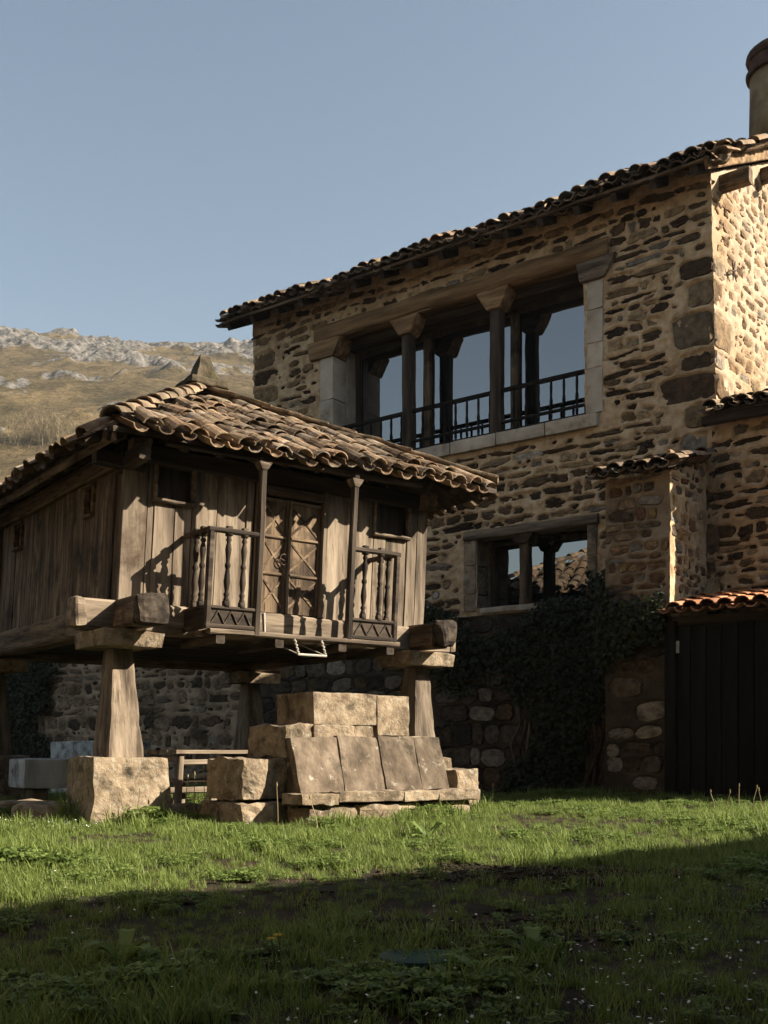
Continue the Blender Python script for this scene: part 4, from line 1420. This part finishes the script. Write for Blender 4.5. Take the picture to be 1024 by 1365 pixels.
for lab, (px, y, w, h) in (('flattish brown stone in the grass beside the big pillar block', (57, 10.4, .26, .30)), ('lower brown stone at the left, next to a rounder one', (20, 10.9, .36, .26))):
    x = (px - 512) / 1414 * y
    tag(put('field_stone', mesh('field_stone', *block(-w, w, -.2, .2, -.1, h - .1, n=5, r=.07, amp=.03), M['stone']), None, Matrix.Translation((x, y, gz1(x, y))) @ Matrix.Rotation(GA, 4, 'Z')), lab, 'stone', 'stones left of the granary')

# iron step hanging below the gallery
hx_ = gs(416, -GP)
stp = thing('hanging_step', 'small twisted iron step hanging below the gallery floor', 'step', (GX, GYY, 0), GA)
for k, x in enumerate((hx_ - .17, hx_ + .17)):
    pts = [(x - .05 + .05 * t + .008 * math.cos(t * 28), -GP - .005 + .008 * math.sin(t * 28), 2.065 - .16 * t) for t in np.linspace(0, 1, 22)]
    obj('twisted_hanger', tube(pts, .011, 6), M['pale_metal'], stp)
    obj('stay_rod', tube([(x, -GP - .005, 1.905), (x - .12, -.15, 2.06)], .007, 5), M['pale_metal'], stp)
obj('tread_bar', tube([(hx_ - .18, -GP - .005, 1.905), (hx_ + .18, -GP - .005, 1.905)], .013, 6), M['pale_metal'], stp)

# teal lid lying in the shaded grass
tag(put('round_lid', mesh('round_lid', *lathe([(0, .16), (.015, .165), (.03, .16), (.034, .13)], 24), material('teal_plastic', [(.012, .045, .036), (.018, .06, .048)], scale=6, rough=.5, bump=.1)), None, Matrix.Translation((.137, 4.3, gz1(.137, 4.3) + .004))), 'flat teal lid lying in the shaded grass', 'lid')

# ================================================================== garden wall behind the granary
gw = thing('garden_wall', 'rubble stone wall with pale joints seen beneath the granary', 'wall', (-2.54, 20.6, 0), HA)
root_matrix(gw)


def b_map(u, v, d):
    return np.stack([u, -d + .05, v], 1)


b_st = rows(-9.5, -.05, .1, 3.1, (.14, .42), (.15, .7), PAL_BACK, [], (.03, .08), .08, (2.2, 4), .2, (.45, .95))
b_st += chips(b_st, -9.5, -.05, .1, 3.1, 1500, PAL_BACK, [])
b_w = wall_grid('wall_face', gw, b_map, -9.6, -.03, -.3, 3.2, .04, b_st, [], M['mortar_anx'])
obj('wall_core', block(-9.6, -.03, .12, .5, -.3, 3.25, n=2, r=.01, amp=0), M['mortar'], gw)
place_stones([(s, b_map, b_w, (-.016, .01)) for s in b_st], 60, gw)

# ================================================================== ivy
def leaf_cloud(pts, nrm, size, n=1):
    """ivy leaves: five-point leaf fans turned roughly to the wall normal"""
    V, F = [], []
    for p in pts:
        s = size * R.uniform(.5, 1.5)
        nv = (Vector(nrm) + Vector((R.uniform(-.7, .7), R.uniform(-.7, .7), R.uniform(-.3, .8)))).normalized()
        t = nv.cross(Vector((R.uniform(-1, 1), R.uniform(-1, 1), R.uniform(-1, 1)))).normalized()
        b = nv.cross(t)
        k = len(V)
        c = Vector(p)
        V.append(c + nv * s * .12)
        for a, r in ((0, 1.0), (1.0, .62), (1.55, .85), (2.6, .55), (3.14, .25), (3.68, .55), (4.73, .85), (5.28, .62)):
            V.append(c + (t * math.cos(a) + b * math.sin(a)) * s * r * .5)
        for q in range(8):
            F.append((k, k + 1 + q, k + 1 + (q + 1) % 8))
    return V, F


ivy = thing('ivy', 'dark ivy climbing the lower house wall beneath the small window', 'climber', (-2.54, 20.6, 0), HA)
pts, stems = [], []
NP = 30000
uv = np.stack([NR.uniform(3.6, 9.0, NP), NR.uniform(.05, 4.1, NP), np.zeros(NP)], 1)
nn_ = fbm(uv, .9, 3, 300)
for (u, v, _), q in zip(uv, nn_):
    top = 3.15 + .28 * math.sin(u * 2.1) + (.5 if u > 7.15 else 0) * max(0, 1 - abs(u - 7.6) / .8)
    core = 7.05 - .55 * (3.2 - v) * .3
    wdt = .6 + 1.0 * max(0, v - 1.0) / 2 + (1.5 * float(sstep(2.0, 2.8, v)))
    d = abs(u - core) / (wdt * (1.9 if u < core else 1.0))
    dens = 1.25 - d - .55 * max(0, (v - top + .3) / .3) + .45 * q
    if v > top + .15 or dens < .35 + R.random() * .35:
        continue
    if LOW[0] < u < LOW[1] and v > LOW[2] + .04:
        continue
    yb = -.04 - abs(R.gauss(0, .07)) - .06 * max(0, q)
    if u > ANX0 - .08:
        yb -= ANP
        if u > ANX1 - .05:
            continue
    pts.append((u, yb, v))
obj('foliage', leaf_cloud(pts, (0, -1, 0), .085), M['ivy'], ivy)
st = []
for q in range(9):
    u = 6.4 + R.uniform(-.6, .7)
    line = [(u, -.035, -.1)]
    for k in range(9):
        u += R.uniform(-.16, .18) + (.05 if q % 2 else -.06)
        line.append((u, -.035 - .02 * R.random(), -.1 + (k + 1) * .36))
    st.append(tube(line, [.03 - .0026 * k for k in range(10)], 5))
obj('stem', join(*st), M['brown_z'], ivy)
ivy2 = thing('ivy', 'mass of ivy hanging over the far left end of the garden wall', 'climber', (-2.54, 20.6, 0), HA)
pts = []
for _ in range(9000):
    u, v = R.uniform(-9.8, -5.6), R.uniform(.1, 3.5)
    if u > -6.45 + .25 * math.sin(v * 3) + .2 * math.sin(v * 7.3):
        continue
    pts.append((u, -.05 - abs(R.gauss(0, .16)), v))
obj('foliage', leaf_cloud(pts, (0, -1, 0), .10), M['ivy'], ivy2)
obj('stem', join(*[tube([(-8.5 + k * .6, -.06, -.1), (-8.4 + k * .55, -.07, 1.5), (-8.6 + k * .6, -.06, 3.0)], .025, 5) for k in range(4)]), M['brown_z'], ivy2)
# small plant with yellow flowers rooted in the wall
hp = Vector((hs(604), -.12, 5.02))
wp = thing('wall_plant', 'small yellow-green plant growing from the house wall under the granary eave', 'plant', (-2.54, 20.6, 0), HA)
obj('foliage', leaf_cloud([hp + Vector((R.gauss(0, .10), -abs(R.gauss(0, .06)), R.gauss(0, .05))) for _ in range(60)], (0, -1, .4), .07), M['weed'], wp)
obj('flowers', leaf_cloud([hp + Vector((R.gauss(.03, .12), -abs(R.gauss(.04, .05)), R.gauss(.03, .05))) for _ in range(26)], (0, -1, .4), .06), M['yellow'], wp)
obj('stem', tube([hp + Vector((0, .10, -.02)), hp + Vector((0, .0, 0)), hp + Vector((.02, -.05, .03))], .008, 5), M['brown_z'], wp)

# ================================================================== bare thicket on the slope
th_ = thing('bare_thicket', 'pale leafless thicket on the slope behind the granary roof', 'shrub', (-58, 182, 53), 0)
tw = []
for q in range(150):
    x0, y0 = R.gauss(0, 3.2), R.gauss(0, 1.5)
    a, tl = R.uniform(0, 6.28), R.uniform(.15, .75)
    h = R.uniform(2.0, 6.5) * (1 - .25 * min(1, abs(x0) / 4))
    p1 = (x0 + math.cos(a) * tl * h * .4, y0 + math.sin(a) * tl * h * .4, h * .5)
    tip = (x0 + math.cos(a) * tl * h, y0 + math.sin(a) * tl * h, h)
    tw.append(tube([(x0, y0, -1), p1, tip], [.025, .018, .01], 3))
    for k in range(14):
        f = R.uniform(.15, .95)
        b = tuple(p1[i] + (tip[i] - p1[i]) * f for i in range(3))
        tw.append(tube([b, (b[0] + R.uniform(-.8, .8), b[1] + R.uniform(-.8, .8), b[2] + R.uniform(.3, 1.3))], [.018, .01], 3))
obj('branches', join(*tw), M['twig'], th_)

# ================================================================== unseen buildings: the shadow-casting barn and two added sky blockers
def unseen_building(name, label, loc, rz, b0, b1, BW, BE, BH):
    bn = thing(name, label, 'building', loc, rz)
    obj('wall', block(b0, b1, -BW, BW, -.3, BE, n=3, r=.02, amp=.0), M['mortar_anx'], bn)
    for a in (b0, b1 - .35):
        obj('gable', ([(a, -BW, BE), (a, BW, BE), (a, 0, BH - .1), (a + .35, -BW, BE), (a + .35, BW, BE), (a + .35, 0, BH - .1)], [(0, 2, 1), (3, 4, 5), (0, 1, 4, 3), (1, 2, 5, 4), (2, 0, 3, 5)]), M['mortar_anx'], bn)
    m_, sl_ = (BH - BE + .25), (BW + .4)
    nr, nc = int(math.hypot(m_, sl_) / .35), int((b1 - b0 + .6) / .25)
    for sgn in (1, -1):
        o = obj('roof', hexa([(b0 - .3, sgn * (BW + .4), BE - .25), (b1 + .3, sgn * (BW + .4), BE - .25), (b1 + .3, 0, BH), (b0 - .3, 0, BH), (b0 - .3, sgn * (BW + .4), BE - .2), (b1 + .3, sgn * (BW + .4), BE - .2), (b1 + .3, 0, BH + .05), (b0 - .3, 0, BH + .05)], n=1, r=.002, amp=0), M['tile'], bn, tint=(1, 1, 1))
        if sgn < 0:
            rest = lay_tiles(o, (b0 - .3, -BW - .45, BE - .2), (1, 0, 0), (0, sl_, m_), (0, -m_, sl_), nc, nr, .25, .35, lambda c, r: True, lambda c, r, cv: False)
        else:
            rest = lay_tiles(o, (b1 + .3, BW + .45, BE - .2), (-1, 0, 0), (0, -sl_, m_), (0, m_, sl_), nc, nr, .25, .35, lambda c, r: True, lambda c, r, cv: False)
        rest_tiles('roof_tiles', rest, o, M['tile'])
    dr = obj('door', timber((b0 + 2.4, BW + .03, 0.05), (b0 + 2.4, BW + .03, 2.2), 1.3, .06, up=(0, 1, 0)), M['gate'], bn)
    for q in range(2):
        obj('window', timber((b0 + 4.6 + q * 2.4, BW + .03, 1.2), (b0 + 4.6 + q * 2.4, BW + .03, 2.2), .8, .05, up=(0, 1, 0)), M['gate'], bn)
    return bn


unseen_building('neighbour_barn', 'stone barn across the yard, out of the picture, shading the grass', (12.1, 3.3, 0), math.atan2(.54, .84), -7.2, 9, 2.9, 5.7, 7.5)
unseen_building('sky_block_house', 'added unseen stone house behind the viewer, blocking sky light', (-6.5, -5.2, 0), .0, -10, 19.0, 3.6, 11.5, 14.0)  # added behind the camera to darken the foreground by blocking sky
unseen_building('sky_block_wing', 'added unseen tall stone wing at the left, blocking sky light', (-9.2, 2.2, 0), PI / 2 + .05, -3.6, 4.6, 3.0, 9.0, 11.0)  # added at the left, cuts sky light on the near grass

# ================================================================== grass and herbs


def blade_vf(x, y, h, w, az, bend, seg=3):
    V, F = [], []
    dx, dy = math.cos(az), math.sin(az)
    for i in range(seg):
        t = i / seg
        off = bend * h * t * t
        ww = w * (1 - t * .7) / 2
        cx_, cy_, z_ = x + dx * off, y + dy * off, h * t * (1 - .25 * bend * t)
        V += [(cx_ - dy * ww, cy_ + dx * ww, z_), (cx_ + dy * ww, cy_ - dx * ww, z_)]
    V.append((x + dx * bend * h, y + dy * bend * h, h * (1 - .25 * bend)))
    for i in range(seg - 1):
        F.append((2 * i, 2 * i + 1, 2 * i + 3, 2 * i + 2))
    F.append((2 * seg - 2, 2 * seg - 1, 2 * seg))
    return V, F


def tuft(n, rad_, h, w, bend):
    return join(*[blade_vf(*(lambda a, r: (r * math.cos(a), r * math.sin(a)))(R.uniform(0, 6.28), rad_ * math.sqrt(R.random())), h * R.uniform(.45, 1.15), w * R.uniform(.7, 1.3), R.uniform(0, 6.28), R.uniform(.1, bend)) for _ in range(n)])


def herb(n, rad_, h, lw):
    """rosette of broad leaves"""
    parts = []
    for _ in range(n):
        az, ln = R.uniform(0, 6.28), rad_ * R.uniform(.6, 1.2)
        rise = R.uniform(.25, 1.0)
        V, F = [], []
        dx, dy = math.cos(az), math.sin(az)
        for i, (t, ww) in enumerate(((0, .15), (.3, .7), (.6, 1), (.85, .7), (1, .05))):
            z_ = h * (rise * math.sin(t * 2.2) + .05)
            V += [(dx * ln * t - dy * lw * ww / 2, dy * ln * t + dx * lw * ww / 2, z_ + .006), (dx * ln * t, dy * ln * t, z_), (dx * ln * t + dy * lw * ww / 2, dy * ln * t - dx * lw * ww / 2, z_ + .006)]
        for i in range(4):
            q = i * 3
            F += [(q, q + 1, q + 4, q + 3), (q + 1, q + 2, q + 5, q + 4)]
        parts.append((V, F))
    return join(*parts)


def clover(n, rad_, h):
    parts = []
    for _ in range(n):
        a, r = R.uniform(0, 6.28), rad_ * math.sqrt(R.random())
        x, y, z_ = r * math.cos(a), r * math.sin(a), h * R.uniform(.4, 1)
        V, F = [(x, y, z_)], []
        for k in range(3):
            b = a + k * 2.09
            s_ = .022 * R.uniform(.8, 1.3)
            for da, rr_ in ((-.6, .8), (0, 1.15), (.6, .8)):
                V.append((x + s_ * rr_ * math.cos(b + da), y + s_ * rr_ * math.sin(b + da), z_ + R.uniform(-.006, .012)))
            q = 1 + 3 * k
            F += [(0, q, q + 1), (0, q + 1, q + 2)]
        parts.append((V, F))
    return join(*parts)


tufts = bpy.data.collections.new('tufts')
defs = [('a', tuft(38, .09, .085, .0065, .9), 'grass'), ('b', tuft(32, .08, .11, .007, .9), 'grass'), ('c', tuft(40, .10, .075, .005, .9), 'grass'), ('d', tuft(24, .07, .15, .008, 1.0), 'grass'),
        ('e', clover(26, .09, .07), 'weed'), ('f', herb(7, .12, .07, .04), 'weed'), ('g', tuft(12, .09, .05, .004, 1.6), 'straw'), ('h', join(*[block(x, x + w, y, y + w, -.01, w * .6, n=2, r=.004, amp=.006) for x, y, w in [(R.uniform(-.09, .09), R.uniform(-.09, .09), R.uniform(.012, .035)) for _ in range(9)]]), 'soil')]
for i, (nm, vf, mt) in enumerate(defs):
    o = bpy.data.objects.new('tuft_%s' % nm, mesh('tuft', *vf, M[mt]))
    tufts.objects.link(o)

# where each tuft stands
house_in = lambda x, y: ((x + 2.54) * .6 + (y - 20.6) * .8) > -.05


def soil_amount(x, y):
    a = np.hypot((x - .85) / 1.15, (y - 6.95) / .5)
    b = np.hypot((x - .55) / 1.5, (y - 5.0) / 1.1)
    return np.clip(np.maximum(1.25 - a, .72 - b), 0, 1)


ptsx, ptsy = [], []
for y0, y1, dens in ((2.9, 4.5, 220), (4.5, 7, 190), (7, 10, 170), (10, 15.2, 130)):
    xl, xr = -.40 * y1 - .6, .40 * y1 + .6
    n = int((xr - xl) * (y1 - y0) * dens)
    ptsx.append(NR.uniform(xl, xr, n))
    ptsy.append(NR.uniform(y0, y1, n))
n = 9000
ptsx.append(NR.uniform(-9, 8, n))
ptsy.append(NR.uniform(14, 22, n))
px_, py_ = np.concatenate(ptsx), np.concatenate(ptsy)
PP = np.stack([px_, py_, 0 * px_], 1)
n1 = fbm(PP, .8, 3, 400)
n2 = fbm(PP, 2.3, 2, 410)
n3 = fbm(PP, .45, 2, 420)
soil = soil_amount(px_, py_) + .22 * n2
lx = (px_ - GX) * .8 + (py_ - GYY) * .6
ly = -(px_ - GX) * .6 + (py_ - GYY) * .8
under = (lx > -.1) & (lx < W + .1) & (ly > .1) & (ly < WD + .2)
blocked = ((np.abs(lx - .1) < .40) & (np.abs(ly - .1) < .38)) | ((lx > 1.15) & (lx < 3.25) & (ly > -1.64) & (ly < -.3)) | ((lx > .8) & (lx < 1.25) & (ly > -1.05) & (ly < -.3))
hin = ((px_ + 2.54) * .6 + (py_ - 20.6) * .8) > -.1
bare = NR.rand(len(px_)) < np.clip(soil * 1.25, 0, .97)
keep = (~blocked) & (~hin) & ~(under & (NR.rand(len(px_)) < .75))
keep &= ~((n3 < -.35) & (py_ < 6.5) & (NR.rand(len(px_)) < .6))
ii = np.where(keep)[0]
gzv = gz(px_[ii], py_[ii])
u = NR.rand(len(ii))
a1, a2 = n1[ii], n2[ii]
idx = np.where(u < .34, 0, np.where(u < .58, 1, np.where(u < .84, 2, 3)))
idx = np.where((a2 > .32) & (NR.rand(len(ii)) < .4), 4, idx)
idx = np.where((a1 > .0) & (NR.rand(len(ii)) < .06), 5, idx)
idx = np.where((NR.rand(len(ii)) < .05) | ((soil[ii] > .3) & (NR.rand(len(ii)) < .45)), 6, idx)
scl = (.85 + .5 * a1 + .25 * a2) * NR.uniform(.6, 1.35, len(ii))
scl = np.clip(scl * .88, .3, 1.8)
scl *= np.where(py_[ii] < 6.6, .85, 1.0)
idx = np.where(bare[ii], np.where(NR.rand(len(ii)) < .78, 7, 6), idx)
edge = ((np.abs(lx[ii] - .1) < .6) & (np.abs(ly[ii] - .1) < .6)) | ((lx[ii] > .9) & (lx[ii] < 3.6) & (ly[ii] > -2.0) & (ly[ii] < -1.5))
scl *= np.where(edge, 1.55, 1.0)


def scatter(name, pos, idx, scl, coll):
    me = bpy.data.meshes.new(name)
    me.from_pydata([tuple(p) for p in pos], [], [])
    for nm, ty, val in (('pick', 'INT', idx), ('size', 'FLOAT', scl), ('turn', 'FLOAT', NR.uniform(0, 6.28, len(pos)))):
        a = me.attributes.new(nm, ty, 'POINT')
        a.data.foreach_set('value', np.asarray(val, int if ty == 'INT' else float))
    o = put(name, me)
    ng = bpy.data.node_groups.new(name, 'GeometryNodeTree')
    ng.interface.new_socket('Geometry', in_out='INPUT', socket_type='NodeSocketGeometry')
    ng.interface.new_socket('Geometry', in_out='OUTPUT', socket_type='NodeSocketGeometry')
    N, L = ng.nodes, ng.links
    gi, go = N.new('NodeGroupInput'), N.new('NodeGroupOutput')
    ci = N.new('GeometryNodeCollectionInfo')
    ci.inputs['Collection'].default_value = coll
    ci.inputs['Separate Children'].default_value = True
    ci.inputs['Reset Children'].default_value = True
    ip = N.new('GeometryNodeInstanceOnPoints')
    ip.inputs['Pick Instance'].default_value = True

    def at(nm, ty):
        a = N.new('GeometryNodeInputNamedAttribute')
        a.data_type = ty
        a.inputs['Name'].default_value = nm
        return a.outputs[0]
    L.new(gi.outputs[0], ip.inputs['Points'])
    L.new(ci.outputs[0], ip.inputs['Instance'])
    L.new(at('pick', 'INT'), ip.inputs['Instance Index'])
    L.new(at('size', 'FLOAT'), ip.inputs['Scale'])
    cx3 = N.new('ShaderNodeCombineXYZ')
    L.new(at('turn', 'FLOAT'), cx3.inputs['Z'])
    L.new(cx3.outputs[0], ip.inputs['Rotation'])
    L.new(ip.outputs[0], go.inputs[0])
    md = o.modifiers.new('scatter', 'NODES')
    md.node_group = ng
    return o


g = scatter('grass', np.stack([px_[ii], py_[ii], gzv - .004], 1), idx, scl, tufts)
g['kind'] = 'stuff'
tag(g, 'tussocky green lawn grass with clover and weeds', None)

# daisies in the grass
fl = bpy.data.collections.new('daisy_heads')


def daisy():
    V, F = [], []
    n = 9
    V.append((0, 0, .075))
    for k in range(n * 2):
        a = PI * k / n
        r = .009 if k % 2 == 0 else .006
        V.append((r * math.cos(a), r * math.sin(a), .0735))
    for k in range(n * 2):
        F.append((0, 1 + k, 1 + (k + 1) % (n * 2)))
    return V, F


for tl in (0, .5, .8):
    v, f = daisy()
    v = [Matrix.Translation((0, 0, .07)) @ Matrix.Rotation(tl, 4, 'X') @ Matrix.Translation((0, 0, -.07)) @ Vector(p) for p in v]
    v2, f2 = tube([(0, 0, 0), (.004, .003, .04), (0, 0, .071)], .0012, 4)
    me = mesh('daisy_head', *join((v, f), (v2, f2)), M['petal'])
    me.materials.append(M['weed'])
    for p in list(me.polygons)[len(f):]:
        p.material_index = 1
    fl.objects.link(bpy.data.objects.new('daisy_head', me))
dp = []
while len(dp) < 280:
    y = R.uniform(3.0, 6.6)
    x = R.uniform(-.36, .38) * y
    if R.random() < (.25 + .75 * sstep(-.2, .9, x / y * 3)) * (1 if y < 4.6 else .35):
        dp.append((x, y, gz1(x, y) + R.uniform(-.03, .02)))
for _ in range(60):
    y = R.uniform(9.2, 10.0)
    x = R.uniform(-.365, -.27) * y
    dp.append((x, y, gz1(x, y) + R.uniform(0, .05)))
d_ = scatter('daisies', dp, [R.randrange(3) for _ in dp], [R.uniform(.55, .95) for _ in dp], fl)
d_['kind'] = 'stuff'
tag(d_, 'small white daisies dotted through the grass', None)

# dandelions, dry stalks, broad-leaved weeds
for lab, (px, y, h) in (('taller yellow dandelion in the shaded grass', (371, 3.9, .19)), ('yellow dandelion beside a taller one', (362, 3.95, .17))):
    x = (px - 512) / 1414 * y
    t = thing('dandelion', lab, 'flower', (x, y, gz1(x, y)), 0, 'dandelions')
    head = []
    for k in range(26):
        a, r = k * 2.4, .004 + .012 * (k / 26)
        head.append(([(r * .2 * math.cos(a), r * .2 * math.sin(a), h), ((r + .006) * math.cos(a - .15), (r + .006) * math.sin(a - .15), h + .012 - r * .4), ((r + .006) * math.cos(a + .15), (r + .006) * math.sin(a + .15), h + .012 - r * .4)], [(0, 1, 2)]))
    obj('flower_head', join(*head), M['yellow'], t)
    obj('stem', tube([(0, 0, 0), (.01, 0, h * .6), (0, 0, h)], .003, 5), M['weed'], t)
    obj('leaves', herb(6, .11, .05, .03), M['weed'], t)
STALK = ['shorter dry stalk before the big pillar block', 'taller dry stalk before the big pillar block', 'first dry stalk between the table foot and the steps', 'second dry stalk beside the table leg', 'tallest dry stalk beside the table', 'short leaning dry stalk by the flat pale stone', 'dry stalk before the lowest side step', 'dry stalk below the corner of the leaning slabs', 'dry stalk before the first base slab', 'dry stalk just beyond the end stone of the steps', 'taller dry stalk past the end stone of the steps', 'short dry stalk before the ivied wall', 'first dry stalk in the row before the dark gate', 'second dry stalk in the row before the dark gate', 'third dry stalk in the row before the dark gate', 'fourth dry stalk in the row before the dark gate', 'last dry stalk in the row before the dark gate, by the picture edge']
for k, (px, y, h) in enumerate([(167, 9.9, .30), (181, 9.9, .33), (246, 10.3, .42), (259, 10.3, .45), (273, 10.4, .5), (268, 10.2, .28), (310, 10.2, .46), (371, 9.6, .38), (425, 9.1, .3), (630, 13.2, .25), (641, 13.3, .28), (657, 13.3, .22), (953, 11.6, .19), (968, 11.4, .20), (985, 11.6, .25), (1003, 11.4, .24), (1016, 11.5, .21)]):
    x = (px - 512) / 1414 * y
    lx_, ly_ = R.uniform(-.08, .08), R.uniform(-.08, .08)
    p = [(0, 0, -.02), (lx_ * .3, ly_ * .3, h * .5), (lx_, ly_, h)]
    vf = join(tube(p, [.0045, .004, .003], 5), lathe([(0, .003), (.02, .009), (.045, .006), (.05, .002)], 5, (lx_, ly_, h - .01)))
    s_ = put('dry_stalk', mesh('dry_stalk', *vf, M['straw']), None, Matrix.Translation((x, y, gz1(x, y))))
    tag(s_, STALK[k], 'plant', 'dry stalks in the grass')
for lab, (px, y, s_) in (('broad-leaved weed by bare soil in the shade, centre of the lawn', (712, 4.35, 1.2)), ('broad-leaved weed in shade beside the teal lid', (640, 4.05, 1.0)), ('leafy rosette at the foot of the leaning slabs', (570, 8.7, 1.5)), ('leafy weed in the dark grass, lower left', (165, 4.3, 1.3))):
    x = (px - 512) / 1414 * y
    tag(put('broadleaf_weed', mesh('broadleaf_weed', *herb(9, .14 * s_, .11 * s_, .05 * s_), M['weed']), None, Matrix.Translation((x, y, gz1(x, y)))), lab, 'plant', 'broad-leaved weeds')

# ================================================================== the thin air haze that pales the far slope
hm = bpy.data.materials.new('haze_air')
hm.use_nodes = True
for n in list(hm.node_tree.nodes):
    hm.node_tree.nodes.remove(n)
h_out = hm.node_tree.nodes.new('ShaderNodeOutputMaterial')
h_vol = hm.node_tree.nodes.new('ShaderNodeVolumePrincipled')
h_vol.inputs['Color'].default_value = (.86, .92, 1.0, 1)
h_vol.inputs['Density'].default_value = .0002
h_vol.inputs['Anisotropy'].default_value = .2
hm.node_tree.links.new(h_vol.outputs[0], h_out.inputs['Volume'])
hb = [(x, y, z) for z in (-4, 222) for x, y in ((-1650, -1650), (1650, -1650), (1650, 1650), (-1650, 1650))]
hz_o = put('haze', mesh('haze', hb, [(3, 2, 1, 0), (4, 5, 6, 7), (0, 1, 5, 4), (1, 2, 6, 5), (2, 3, 7, 6), (3, 0, 4, 7)], hm))
hz_o['kind'] = 'stuff'
